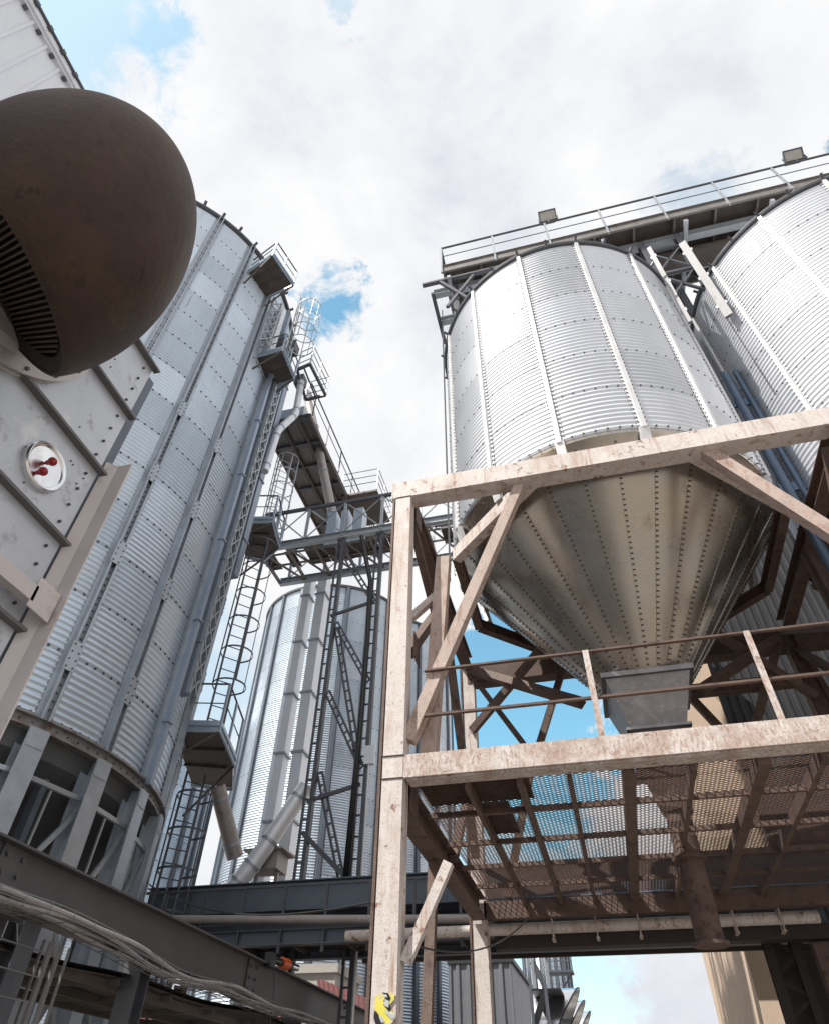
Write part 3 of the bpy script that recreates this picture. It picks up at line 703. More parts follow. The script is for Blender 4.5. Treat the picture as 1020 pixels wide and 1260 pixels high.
mb = MB(); mb.lathe(CL, [(RL+.08, ZLT+.1), (RL*.5, ZLT+1.3), (.4, ZLT+2.4), (.01, ZLT+2.5)], 96); mb.build('roof', GALV2, ls)
# base ring with flange, dark hopper and legs
mb = MB(); mb.lathe(CL, [(RL-.25, ZL0-.20), (RL+.05, ZL0-.20), (RL+.05, ZL0-.17), (RL+.02, ZL0-.17), (RL+.02, ZL0-.04), (RL+.11, ZL0-.04), (RL+.11, ZL0), (RL-.05, ZL0)], 144)
ring_bolts(mb, CL, RL+.02, ZL0-.11, 144, .014, 1); mb.build('base_ring', [BASER, BOLT], ls)
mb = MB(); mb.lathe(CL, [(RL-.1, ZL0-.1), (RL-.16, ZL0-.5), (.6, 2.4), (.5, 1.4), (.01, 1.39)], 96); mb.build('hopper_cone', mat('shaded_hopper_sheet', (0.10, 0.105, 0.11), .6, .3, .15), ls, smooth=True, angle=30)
legpos = []
for k, t in enumerate(ribsL):
    n = V(math.cos(t), math.sin(t), 0); p = V(CL[0], CL[1], 0)+n*(RL-.02); legpos.append((t, p))
    mb = MB(); mb.ibeam(p+V(0, 0, .02), p+V(0, 0, ZL0-.21), .30, .34, .02, up=n)
    mb.bar(p+V(0, 0, ZL0-.5)+n*.156, p+V(0, 0, ZL0-.21)+n*.156, .30, .012, up=n)
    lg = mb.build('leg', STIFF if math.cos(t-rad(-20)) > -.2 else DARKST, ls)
def ties(mb):
    for (t, p), (t2, q) in zip(legpos, legpos[1:]+legpos[:1]):
        for z in (5.5, 2.2): mb.bar(p+V(0, 0, z), q+V(0, 0, z), .06, .07)
        mb.bar(p+V(0, 0, 5.4), p*.35+q*.65+V(0, 0, 4.0), .05, .08); mb.bar((p+q)/2+V(0, 0, 5.45), p*.45+q*.55+V(0, 0, 3.6), .03, .03)
        mb.bar(p+V(0, 0, 2.2), q+V(0, 0, 4.4), .07, .09)
mb = MB(); ties(mb); mb.build('cross_brace', RAILG, ls)
mb = MB()
for k in range(24):
    t = ribsL[0]+rad(7.5)+k*rad(15); p = V(CL[0], CL[1], 0)+V(math.cos(t), math.sin(t), 0)*(RL-.45)
    mb.chan(p+V(0, 0, .02), p+V(0, 0, ZL0-.4), .2, .1, .012, up=(math.cos(t), math.sin(t), 0))
mb.build('inner_column', BRIDGE, ls)

# ---- access platforms --------------------------------------------------------------
def platform(label, z, px, hts=1.1):
    """corner sight points in order: wall front, outer front, outer back, (outer back 2), wall back; real deck at height z"""
    P = [onZ(x, y, z) for x, y in px]; n = len(P)
    t = thing('access_platform', label, 'platform', P[0], 'steel access platforms on the side of the tall left silo')
    cen = sum(P)/n
    mb = MB(); T = [p+(cen-p)*.03 for p in P]
    mb.add([p-V(0, 0, .04) for p in T]+[p-V(0, 0, .025) for p in T], [tuple(range(n-1, -1, -1)), tuple(range(n, 2*n))]+[(i, (i+1) % n, n+(i+1) % n, n+i) for i in range(n)])
    for f in (.3, .6): mb.bar(P[0]*(1-f)+P[-1]*f-V(0, 0, .07), P[1]*(1-f)+P[-2]*f-V(0, 0, .07), .04, .05)
    mb.build('deck', BROWNP, t)
    mb = MB()
    for a_, b_ in zip(P[:-1], P[1:]):
        d = (b_-a_)/np.linalg.norm(b_-a_); o_ = np.cross(d, V(0, 0, 1))
        mb.chan(a_-V(0, 0, .03), b_-V(0, 0, .03), .15, .05, .008); mb.bar(a_+V(0, 0, .11)+o_*.012, b_+V(0, 0, .11)+o_*.012, .010, .13)
    mb.build('edge_channel', EDGE, t)
    posts = [P[0], P[1], (P[1]+P[2])/2, P[2]]
    for p in posts:
        mb = MB(); mb.bar(p-V(0, 0, .1), p+V(0, 0, hts), .055, .045); mb.build('rail_post', EDGE, t)
    mb = MB()
    for zz, r in ((hts, .024), (hts*.55, .015)):
        for a_, b_ in zip(posts[:-1], posts[1:]): mb.tube(a_+V(0, 0, zz), b_+V(0, 0, zz), r, 8)
        e_ = P[0]+(P[0]-P[1])*.12; mb.tube(P[0]+V(0, 0, zz), e_+V(0, 0, zz), r, 8)
    mb.build('handrail', DARKST, t)
    for a_, b_, w_ in ((P[0], P[0], .09), (P[0]*1.0, P[1], .045), (P[-1], P[2], .045)):
        mb = MB(); lo = a_-V(0, 0, 1.15 if w_ > .05 else .85); mb.bar(b_-V(0, 0, .1), lo, w_, .05 if w_ > .05 else w_); mb.build('bracket', EDGE if w_ > .05 else BROWNP, t)
    return t
EDGE = mat('sky_tinted_edge_steel', (0.44, 0.52, 0.60), .38, .5, .08)  # edges tinted pale blue, skylight put into the base colour
platform('lowest access platform on the left silo, its brown deck seen from below', 8.2, [(213, 895), (271, 896), (289, 938), (287, 968), (236, 962)])
platform('access platform of the left silo at the end of the truss footbridge', 15.05, [(288, 641), (336, 641), (344, 671), (325, 688), (302, 683)])
platform('second highest access platform on the left silo', 19.5, [(310, 440), (348, 430), (362, 465), (326, 478)], .95)
platform('topmost access platform, at the eave of the left silo', 22.5, [(305, 336), (336, 313), (361, 350), (326, 366)], .95)

# ---- caged ladders around the left silo -----------------------------------------------
LG = 'caged ladders on the silos'
def S_of(px, py, S): return onS(px, py, S)
q0 = onS(280, 830, 16.0); q1 = onS(312, 715, 16.0)
ladder('caged_ladder', 'caged ladder hanging between the lowest platform and the truss footbridge', (q0[0], q0[1], 8.2), (q0[0], q0[1], 15.2), (.75, -.65, 0), .42, True, 1.6, DARKST, LG, .42, .95, .35, 3)
ladder('caged_ladder', 'caged ladder reaching from the yard up to the lowest access platform', (-9.2, 14.0, .1), (-9.2, 14.0, 8.0), (.75, -.65, 0), .45, True, 2.4, DARKST, LG, .42, .8, strips=7)
ladder('caged_ladder', 'caged ladder behind the footbridge end platform, below the brown conveyor gallery', (-9.35, 14.9, 15.4), (-9.35, 14.9, 20.8), (.75, -.65, 0), .45, True, .9, RAILG, LG, .42, .8)
q = onZ(372, 365, 22.4)
ladder('caged_ladder', 'topmost caged ladder with round hoops against the sky beside the upper two platforms', (-7.0, 9.8, 19.6), (-7.0, 9.8, 23.2), (.9, .25, 0), .36, True, .5, RAILG, LG, .40, .8, strips=7)

# ---- bucket elevator legs with lattice next to the silo ----------------------------------
be = thing('bucket_elevator', 'blue-grey bucket elevator legs with ladder lattice rising along the right side of the left silo', 'elevator', (-7.9, 11.0, 0))
BGC = mat('blue_grey_casing', (0.30, 0.35, 0.43), .4, .5, .1)
def polar(a, S): return V(S*math.sin(rad(a)), S*math.cos(rad(a)), 0)
for (a_, S_, w, zt_, z0_) in ((-36.75, 12.95, .11, 23.4, 6.2), (-36.1, 13.25, .20, 22.0, 8.2), (-34.7, 14.0, .24, 21.6, 12.0)):
    p = polar(a_, S_); x, y = p[0], p[1]
    mb = MB(); mb.box((x-w/2, y-w/2, z0_), (x+w/2, y+w/2, zt_))
    z = z0_+1.2
    while z < zt_: mb.box((x-w/2-.03, y-w/2-.03, z), (x+w/2+.03, y+w/2+.03, z+.05)); z += 2.4
    mb.build('leg_casing', BGC, be)
def lattice(A, B_, C_, z0_, z1_, name):
    mb = MB()
    for q in (A, B_, C_): mb.angle(q+V(0, 0, z0_), q+V(0, 0, z1_), .06, .06)
    z = z0_; k = 0
    while z < z1_-.4:
        mb.bar(A+V(0, 0, z), B_+V(0, 0, z+.45), .03, .03); mb.bar(A+V(0, 0, z+.45), B_+V(0, 0, z), .03, .03)
        mb.bar(C_+V(0, 0, z), B_+V(0, 0, z), .03, .03); mb.bar(C_+V(0, 0, z), B_+V(0, 0, z+.45), .025, .025); z += .45; k += 1
    mb.build(name, RAILG, be)
lattice(polar(-35.7, 13.1), polar(-34.95, 13.3), polar(-35.2, 13.6), 8.2, 19.3, 'lattice')
lattice(polar(-39.8, 11.9), polar(-38.4, 12.0), polar(-38.9, 12.3), 19.6, 22.4, 'upper_lattice')
mb = MB(); mb.tube(polar(-37.9, 12.3)+V(0, 0, 19.6), polar(-37.9, 12.3)+V(0, 0, 22.4), .12, 12); mb.build('inner_pipe', STEELTUBE, be, smooth=True, angle=40)
mb = MB(); c = polar(-36.6, 12.9); mb.box(c+V(-.2, -.2, 20.6), c+V(.2, .25, 21.4)); mb.build('head', DARKST, be)

# small basket platform sticking out in the sky, right of the second highest platform
bk = thing('basket_platform', 'small open railed platform jutting out over the brown gallery, against the sky', 'platform', onZ(385, 470, 22.6))
p = onZ(366, 455, 22.0); q = onZ(382, 448, 22.0); r_ = onZ(401, 486, 22.0); s_ = onZ(377, 492, 22.0)
P4 = [p, q, r_, s_]
mb = MB()
for a, b in zip(P4, P4[1:]+P4[:1]): mb.bar(a, b, .09, .12)
mb.bar((p+q)/2, (r_+s_)/2, .05, .06); mb.build('deck_frame', DARKST, bk)
mb = MB()
for a in P4+[(q+r_)/2]: mb.bar(a, a+V(0, 0, 1.2), .045, .045)
for z in (.4, .8, 1.2):
    for a, b in zip(P4[:3], P4[1:]): mb.tube(a+V(0, 0, z), b+V(0, 0, z), .02, 6)
mb.build('railing', RAILG, bk)
mb = MB()
for i, (ux, uy) in enumerate(((352, 440), (360, 430), (370, 470))):
    c = onZ(ux, uy, 22.2); mb.box(c-V(.18, .18, .25), c+V(.18, .18, .25))
mb.build('drive_unit', DARKST, bk)

# ---- brown conveyor gallery running away overhead ----------------------------------------
ZG = 21.4
ga = thing('conveyor_gallery', 'brown covered conveyor gallery with ribbed underside, running away above the truss footbridge', 'gallery', (-8.9, 22, ZG))
gx1 = -7.85; gx0 = -9.75; gy0, gy1 = 13.5, 22.0
mb = MB(); x = gx0; n = 0
ys = (gy0, gy1); xs_ = np.linspace(gx0, gx1, 25)
P = np.array([[(xx, yy, ZG+(.03 if i % 4 < 2 else 0)) for i, xx in enumerate(xs_)] for yy in ys]); mb.grid(P); 
mb.box((gx0, gy0, ZG+.06), (gx1, gy1, ZG+.1)); mb.build('floor', FLOORP, ga)
y = gy0+.1
while y < gy1:
    mb = MB(); mb.bar((gx0, y, ZG-.09), (gx1, y, ZG-.09), .10, .14); mb.build('purlin', DARKST, ga); y += 1.15
mb = MB()
for x in (gx0, gx0+.75, gx1-.45, gx1): mb.bar((x, gy0, ZG-.12), (x, gy1, ZG-.12), .07, .2)
mb.build('stringers', BROWNP, ga)
mb = MB(); mb.box((gx0+.2, gy0+.3, ZG+.1), (gx1-.5, gy1, ZG+1.1)); mb.build('conveyor_housing', STIFF, ga)
mb = MB()
for z, r in ((1.2, .03), (.65, .018)): mb.tube((gx1+.12, gy0-.6, ZG+z), (gx1+.12, gy1, ZG+z), r, 6)
y = gy0
while y < gy1: mb.bar((gx1+.1, y, ZG-.1), (gx1+.1, y, ZG+1.2), .04, .04); y += 1.5
mb.build('railing', DARKST, ga)
# railed landing beyond, over the bridge
ld = thing('railed_landing', 'small railed landing at the far end of the brown gallery, above the truss footbridge', 'platform', onZ(432, 600, 21.8))
c0 = onZ(430, 612, 21.4); mb = MB(); mb.box(c0-V(.3, .2, .1), c0+V(1.3, 1.8, 0)); mb.build('deck', BROWNP, ld)
mb = MB()
for (x, y) in ((-.3, -.2), (1.3, -.2), (1.3, 1.8), (-.3, 1.8), (1.3, .8)): mb.bar(c0+V(x, y, 0), c0+V(x, y, 1.3), .05, .05)
for z in (.5, .9, 1.3):
    for a, b in (((-.3, -.2), (1.3, -.2)), ((1.3, -.2), (1.3, 1.8)), ((1.3, 1.8), (-.3, 1.8))): mb.tube(c0+V(*a, z), c0+V(*b, z), .02, 6)
mb.build('railing', RAILG, ld)

# ---- grey spout pipes by the gallery --------------------------------------------------------
def pipe(name, label, pts, r, mtl=STEELTUBE, bands=True, group=None, n=16):
    pts = [np.asarray(p, float) for p in pts]
    # round the bends
    out = [pts[0]]
    for i in range(1, len(pts)-1):
        a = pts[i]+(pts[i-1]-pts[i])/np.linalg.norm(pts[i-1]-pts[i])*r*2; b = pts[i]+(pts[i+1]-pts[i])/np.linalg.norm(pts[i+1]-pts[i])*r*2
        for t_ in (0, .33, .66, 1): out.append(a*(1-t_)**2+2*pts[i]*t_*(1-t_)+b*t_**2)
    out.append(pts[-1]); root = thing(name, label, 'pipe', pts[-1], group)
    mb = MB(); mb.path(out, r, n); mb.build('tube', mtl, root, smooth=True, angle=40)
    if bands:
        for a, b in zip(pts[:-1], pts[1:]):
            d = (b-a)/np.linalg.norm(b-a); Ls = np.linalg.norm(b-a)
            k = max(1, int(Ls/2.2))
            for i in range(k+1):
                c = a+d*(.3+(Ls-.6)*i/max(k, 1)) if Ls > .7 else (a+b)/2
                mb = MB(); mb.tube(c-d*.03, c+d*.03, r*1.13, n); mb.build('clamp_ring', STIFF, root, smooth=True, angle=40)
    return root
SG = 'spout pipes around the silos'
pipe('spout_pipe', 'thick grey spout pipe dropping from the small basket platform onto the truss footbridge', [onY(378, 486, 15.4), onY(388, 530, 15.2), onY(411, 640, 15.3)], .17, BIGPIPE, group=SG)
pipe('spout_pipe', 'bent silvery spout pipe with an elbow beside the second highest platform', [onS(371, 470, 14.6), onS(364, 510, 14.4), onS(342, 530, 13.9), onS(326, 580, 13.7)], .12, STEELTUBE, group=SG)

# ---- truss footbridge ----------------------------------------------------------------------
YT = 14.5; tb_z0, tb_z1 = 15.72, 17.28; YT2 = 16.35
tb = thing('truss_footbridge', 'open steel truss footbridge crossing from the left silo behind the rusty frame', 'footbridge', (-4, YT, tb_z0))
XT0, XT1 = -9.3, 1.5
mb = MB()
for y in (YT, YT2):
    mb.ibeam((XT0, y, tb_z0), (XT1, y, tb_z0), .26, .16, .015)
mb.build('bottom_chord', RAILG, tb)
mb = MB()
for y in (YT, YT2): mb.bar((XT0, y, tb_z1), (XT1, y, tb_z1), .09, .12)
mb.build('top_chord', DARKST, tb)
pan = 1.32
for y in (YT, YT2):
    mb = MB(); x = XT0+.3
    while x < XT1:
        mb.bar((x, y, tb_z0), (x, y, tb_z1), .09, .06)
        mb.angle((x, y, tb_z0+.1), (min(x+pan, XT1), y, tb_z1-.05), .05, .05); mb.angle((x, y+.03, tb_z1-.05), (min(x+pan, XT1), y+.03, tb_z0+.1), .05, .05)
        x += pan
    mb.build('web_lattice', RAILG, tb)
mb = MB(); x = XT0
while x < XT1-.1:
    mb.bar((x, YT, tb_z0-.02), (x, YT2, tb_z0-.02), .08, .1); mb.bar((x, YT, tb_z0-.06), (min(x+.95, XT1), YT2, tb_z0-.06), .05, .06); x += .95
for y in (YT+.45, YT+1.0): mb.bar((XT0, y, tb_z0+.04), (XT1, y, tb_z0+.04), .06, .05)
mb.build('floor_members', FLOORP, tb)
mb = MB(); x = XT0
while x < XT1:
    if int(x*7.3) % 5: mb.box((x, YT+.42, tb_z0+.075), (x+.34, YT+1.25, tb_z0+.095))
    x += .36
mb.build('floor_slats', BROWNP, tb)
mb = MB()
for x, w in ((-7.2, .32), (-6.7, .26), (-6.25, .34)): mb.box((x, YT+.5, tb_z0+.1), (x+w, YT+.95, tb_z0+1.7))
mb.build('chute', mat('pale_blue_duct', (0.50, 0.58, 0.66), .35, .5, .08), tb)

# ---- lattice mast -----------------------------------------------------------------------------
ms = thing('lattice_mast', 'dark lattice mast with zigzag bracing standing under the truss footbridge', 'mast', (-5.9, 14.7, 0))
XA_, XB_ = -6.42, -5.12; YM, YM2 = 14.55, 15.9
def lad(mb, a, b, w, n, side):
    """two chords joined by short battens"""
    a = np.asarray(a, float); b = np.asarray(b, float); side = np.asarray(side, float)
    for s_ in (-1, 1): mb.bar(a+side*s_*w/2, b+side*s_*w/2, .055, .055)
    for i in range(n+1):
        c = a+(b-a)*i/n; mb.bar(c-side*w/2, c+side*w/2, .035, .035)
for (x, y) in ((XA_, YM), (XB_, YM)):
    mb = MB(); lad(mb, (x, y, 0.05), (x+.02, y, tb_z0-.15), .16, 34, (1, 0, 0)); mb.bar((x+.12, y+.02, .05), (x+.12, y+.02, tb_z0-.15), .09, .16); mb.build('chord', DARKST, ms)
mb = MB()
for i, (z0_, z1_) in enumerate(((14.9, 12.9), (12.3, 10.3), (10.1, 8.0))):
    lad(mb, (XA_+.2, YM, z0_), (XB_, YM, z1_), .13, 9, (.7, 0, .7))
lad(mb, (XA_+.2, YM+.1, 12.2), (XB_-.1, YM+.1, 8.1), .13, 14, (.9, 0, .4)); lad(mb, (XA_+.2, YM+.1, 8.0), (XB_-.1, YM+.1, 5.0), .13, 10, (.9, 0, .4))
for z in (12.6, 7.3): mb.bar((XA_, YM, z), (XB_, YM, z+.3), .07, .08)
mb.bar((XA_, YM, 6.6), (XB_+.2, YM, 5.3), .16, .1)
mb.build('bracing', DARKST, ms)
mb = MB(); mb.path([onY(445, 660, 14.4), onY(456, 715, 14.4), onY(452, 790, 14.4), onY(443, 900, 14.4), onY(425, 1085, 14.4)], .07, 10)
tag(centred(mb.build('black_pipe', BLACKP, smooth=True)), 'black pipe running down the right side of the lattice mast', 'pipe')

# ---- elevator legs: pair of rectangular ducts, sunlight painted in ------------------------------------------
YE = 17.0
el_ = thing('duct_pair', 'pair of sunlit-coloured silver rectangular ducts left of the lattice mast, before the far silo', 'duct', (onY(340, 1085, YE)[0], YE, 4.5))
for (pt, pb, w) in (((380, 712), (338, 1017), .26), ((400, 712), (358, 1017), .32)):
    a = onY(*pt, YE); b = onY(*pb, YE); x = (a[0]+b[0])/2
    mb = MB(); mb.box((x-w/2, YE-.2, 1.0), (x+w/2, YE+.2, a[2])); mb.build('casing', BRIGHT, el_)
    z = 2.0
    while z < a[2]: mb = MB(); mb.box((x-w/2-.05, YE-.25, z), (x+w/2+.05, YE+.25, z+.06)); mb.build('flange', STIFF, el_); z += 1.9
x0_ = onY(360, 900, YE)[0]
mb = MB(); mb.tube((x0_+.35, YE-.1, 2), (x0_+.35, YE-.1, 14.6), .06, 8); mb.build('conduit', STEELTUBE, el_)
pipe('spout_pipe', 'white slanting spout pipe leading down to the blue-grey conveyor bridge', [onY(377, 968, 14.9), onY(322, 1050, 14.7), onY(282, 1100, 14.6)], .20, BRIGHT, group=SG)
pipe('spout_pipe', 'grey slanting spout pipe coming down from behind the lowest access platform', [onS(268, 968, 16.6), onS(290, 1055, 17.2)], .19, BIGPIPE, group=SG)
mb = MB(); c = onY(331, 1062, 15.2); mb.box(c-V(.35, .3, .2), c+V(.35, .3, .18)); mb.box(c-V(.5, .4, -.18), c+V(.5, .4, .22))
for sx in (-.25, .25):
    mb.bar(c+V(sx, 0, -.2), c+V(sx, 0, -1.0), .08, .08)
tag(centred(mb.build('gear_motor', BIGPIPE)), 'small brown gear motor box under the white slanting spout pipe', 'motor')

# ------------------------------------------------------------------ far silos
def far_silo(c, R, z0, nr, label, parts=True):
    t = thing('far_silo', label, 'silo', (c[0], c[1], 0), 'tall silos behind the truss footbridge')
    mb = MB(); corrugated(mb, c, R, z0, nr, 1.17, 10, .016, 120, 4, rib0=262.0, bays=20)
    for k in range(nr+1): ring_bolts(mb, c, R+.012, z0+1.17*k, 96, .02, 1, keep=lambda a: math.sin(a) < .2)
    mb.build('wall', [GALV2, BOLT, GALV2b, GALV2c], t, smooth=True, angle=50)
    for k in range(20):
        a = rad(262)+k*rad(18); stiffener(c, R, a, z0, z0+1.17*nr+.1, .2, .1, 0, parent=t, mats=[BRIDGE])
    zt = z0+1.17*nr
    mb = MB(); mb.lathe(c, [(R-.1, zt-.03), (R+.12, zt-.03), (R+.14, zt+.1), (R-.1, zt+.14)], 96); mb.build('eave_ring', DARKST, t)
    mb = MB(); mb.lathe(c, [(R+.1, zt+.12), (.4, zt+2.2), (.01, zt+2.3)], 80); mb.build('roof', GALV, t)
    return t
far_silo((-13.6, 32.1), 4.35, 1.4, 20, 'wide tall silo in the middle distance, half white in the sun, behind the lattice mast')
far_silo((-12.0, 37.6), 4.4, 1.4, 21, 'tall silo farther back, showing only as a bluish strip beside the rusty front post')
far_silo((-23.9, 30.5), 4.35, 1.4, 13, 'distant silo seen low between the legs of the tall left silo and its ladder')
far_silo((-5.6, 66.0), 1.9, 1.4, 11, 'distant pale silo in the gap below the rusty frame, with a balcony on its side')
bal = thing('balcony', 'tiny railed balcony on the side of the distant pale silo, seen under the frame', 'platform', onY(690, 1195, 62))
c = onY(691, 1196, 62); mb = MB(); mb.box(c-V(1.0, .8, .12), c+V(.9, .8, 0)); mb.bar(c+V(.8, 0, -.1), c+V(-1, 0, -2), .1, .1); mb.build('deck', DARKST, bal)
mb = MB()
for x in (-1, -.35, .3, .85): mb.bar(c+V(x, -.75, 0), c+V(x, -.75, 1.2), .09, .09)
for z in (.6, 1.2): mb.bar(c+V(-1, -.75, z), c+V(.9, -.75, z), .08, .08)
mb.build('railing', DARKST, bal)

# ------------------------------------------------------------------ lower conveyor bridge
cb = thing('conveyor_bridge', 'blue-grey conveyor bridge with railing crossing low behind the front post and under the frame', 'bridge', (-4, 14, 3.9))
mb = MB(); mb.ibeam((-9.6, 14.0, 5.18), (6.0, 14.0, 5.18), .55, .26, .02); mb.ibeam((-9.6, 15.7, 5.1), (3.4, 15.7, 5.1), .5, .26, .02)
mb.build('top_girder', BRIDGE, cb)
mb = MB(); mb.ibeam((-9.4, 13.0, 4.25), (3.35, 13.0, 4.25), .24, .2, .016); mb.ibeam((-9.4, 14.7, 4.27), (3.4, 14.7, 4.27), .15, .2, .016)
mb.build('walkway_girder', BRIDGE, cb)
mb = MB(); mb.box((-9.4, 13.05, 4.36), (3.3, 15.2, 4.39)); x = -9.3
while x < 3.3: mb.bar((x, 13.0, 4.3), (x, 15.2, 4.3), .06, .08); x += 1.1
mb.build('deck', BROWNP, cb)
mb = MB(); mb.box((-8.9, 14.2, 4.4), (3.2, 15.3, 4.75)); mb.tube((-9, 14.4, 4.95), (3.2, 14.4, 4.95), .12, 12); mb.build('conveyor_body', DARKST, cb)
mb = MB(); x = -9.3
while x < -2.3: mb.bar((x, 12.93, 4.0), (x, 12.93, 5.1), .045, .05); x += .85
mb.bar((-9.4, 12.93, 5.1), (-2.3, 12.93, 5.1), .04, .045); mb.build('railing', DARKST, cb)
mb = MB(); mb.box((-1.9, 12.80, 3.92), (3.3, 13.05, 4.12)); mb.box((-4.5, 13.6, 3.93), (3.3, 13.68, 3.99)); mb.build('lower_trough', DKBR, cb)
for lo, hi in (((3.0, 12.9, 0), (3.22, 13.1, 3.88)), ((3.45, 14.6, 0), (3.65, 14.85, 4.2)), ((-8.8, 14.5, 0), (-8.6, 14.7, 3.8))):
    mb = MB(); mb.box(lo, hi); mb.build('support_leg', RUST2, cb)
# rusty pipe on hangers below the frame
rp = thing('hanging_pipe', 'sunlit rust-stained pipe held by hangers under the back of the mesh deck', 'pipe', (1, 12.7, 4.2))
mb = MB(); mb.tube((-4.5, 12.62, 4.16), (3.15, 12.62, 4.16), .085, 14); mb.build('tube', RUST, rp, smooth=True, angle=40)
for px in (677, 730, 782, 898, 955):
    x = onY(px, 1118, 12.62)[0]
    mb = MB()
    for dy in (-.1, .1): mb.bar((x, 12.62+dy, 3.98), (x, 12.62+dy, 4.45), .02, .02)
    mb.bar((x, 12.5, 3.98), (x, 12.74, 3.98), .05, .02); mb.build('hanger', RUSTP, rp)
pipe('long_pipe', 'dull grey pipe running level along the lower conveyor bridge', [(-9.3, 12.75, 4.62), (-1.9, 12.75, 4.35)], .07, BIGPIPE, False)

# ------------------------------------------------------------------ big beam, cable tray, bottom left
XBm = -5.5
bm = thing('girder', 'big dusty grey steel girder running diagonally across the lower left of the photo', 'girder', (XBm, 9, 3.4))
mb = MB(); mb.ibeam((XBm-.12, 3.2, 3.40), (XBm-.12, 17.5, 3.40), .52, .26, .022); mb.build('beam', BEAMG, bm)
for y in (5.75, 11.4, 15.8):
    mb = MB(); mb.box((XBm-.1, y-.17, 3.165), (XBm-.085, y+.17, 3.635))
    for dy in (-.11, .11):
        for dz in (-.15, 0, .15): mb.tube((XBm-.085, y+dy, 3.4+dz), (XBm-.05, y+dy, 3.4+dz), .022, 6)
    mb.build('splice_plate', BEAMG, bm)
for y in (4.6, 8.4, 13.4):
    mb = MB(); mb.ibeam((XBm-.15, y, 0), (XBm-.15, y, 3.12), .24, .24, .016, up=(0, 1, 0)); mb.build('column', DARKST, bm)
def lowz(y):
    pts = [(3.2, 3.16), (5.5, 3.13), (6.3, 3.17), (7.4, 3.12), (8.8, 3.0), (10.2, 3.08), (11.8, 3.04), (13.5, 3.09), (17.4, 3.05)]
    return float(np.interp(y, [a for a, b in pts], [b for a, b in pts]))
yy = np.arange(3.2, 17.4, .12)
sm = lambda y: sum(lowz(y+d) for d in (-.35, -.2, 0, .2, .35))/5
tr = thing('cable_tray', 'sagging mesh cable tray with bundled pale cables slung under the grey girder', 'cable tray', (XBm+.2, 9, 3))
mb = MB()
pass
for i, (dx, dz, r, dark) in enumerate(((.25, .035, .022, 0), (.20, .0, .019, 0), (.145, .035, .017, 1), (.10, .0, .020, 0), (.05, .03, .013, 1), (.0, .0, .018, 0), (-.06, .02, .014, 1))):
    mb = MB(); mb.path([(XBm+dx+.022*math.sin(y*1.9+i*1.7)+.008*math.sin(y*5.1+i), y, sm(y)+dz+.016*math.sin(y*2.6+i*2.3)) for y in yy], r, 8)
    mb.build('cable', CABLED if dark else CABLE, tr, smooth=True)
for y in yy[4::11]:
    mb = MB(); mb.bar((XBm-.1, y, sm(y)+.055), (XBm+.285, y, sm(y)+.065), .012, .006); mb.build('cable_tie', BLACKP, tr)
mb = MB()
for dx, dz in ((.28, .06), (.28, .0), (.22, -.035), (.1, -.035), (-.02, -.035), (-.14, -.035)):
    mb.path([(XBm+dx, y, sm(y)+dz) for y in yy[::2]], .005, 5)
for y in yy[::3]:
    z = sm(y); mb.path([(XBm+.28, y, z+.07), (XBm+.28, y, z-.035), (XBm-.16, y, z-.035)], .005, 5)
mb.build('wire_mesh', TRAYW, tr)
# underside walkway hanging beyond the tray
hw = thing('hanging_walkway', 'dirty brown walkway underside hanging behind the cable tray below the grey girder', 'walkway', (-6.2, 10, 2.8))
mb = MB()
P = np.array([[(x, y, 2.93+.03*math.sin(y*1.7)+.05*math.sin(y*.6+x)) for x in (-7.3, -6.9, -6.5, -6.1, -5.65)] for y in np.arange(5.0, 17.4, .3)]); mb.grid(P)
P2 = P.copy(); P2[:, :, 2] += .05; mb.grid(P2[:, ::-1]); mb.build('floor', mat('grimy_plate', (0.10, 0.088, 0.08), .7, .1, .25, 3, spots=[((0.18, 0.12, 0.09), .57, .1, 4), ((0.05, .045, .04), .58, .1, 2)], bump=.4), hw)
mb = MB()
for y in np.arange(5.4, 17, 1.2): mb.bar((-7.3, y, 2.87), (-5.65, y+.3, 2.87), .06, .06)
for x in (-7.3, -6.6, -5.8): mb.bar((x, 5.0, 2.85), (x, 17.3, 2.85), .06, .09)
mb.build('bearers', BROWNP, hw)
# upright channel, wire ladder bottom left
lf = thing('cable_ladder', 'upright wire cable ladder with grey channels at the bottom left corner', 'cable ladder', (-5.6, 6.2, 0))
a = onX(12, 1250, -5.45); b = onX(48, 1130, -5.45)
mb = MB()
for (px, w) in ((58, .015), (68, .06), (80, .05), (92, .012)):
    y = onX(px, 1150, -5.55)[1]; mb.bar((-5.55, y, 0.05), (-5.55, y, 3.0), .03, w, up=(0, 1, 0))
for z in np.arange(.3, 3.0, .2): mb.bar((-5.54, 5.95, z), (-5.54, 6.6, z), .012, .012)
mb.build('wire_mesh', TRAYW, lf)
mb = MB(); y = onX(48, 1130, -5.6)[1]; mb.ibeam((-5.65, y-.1, 0), (-5.65, y-.1, 3.1), .22, .24, .014, up=(1, 0, 0)); mb.build('channel', DARKST, lf)
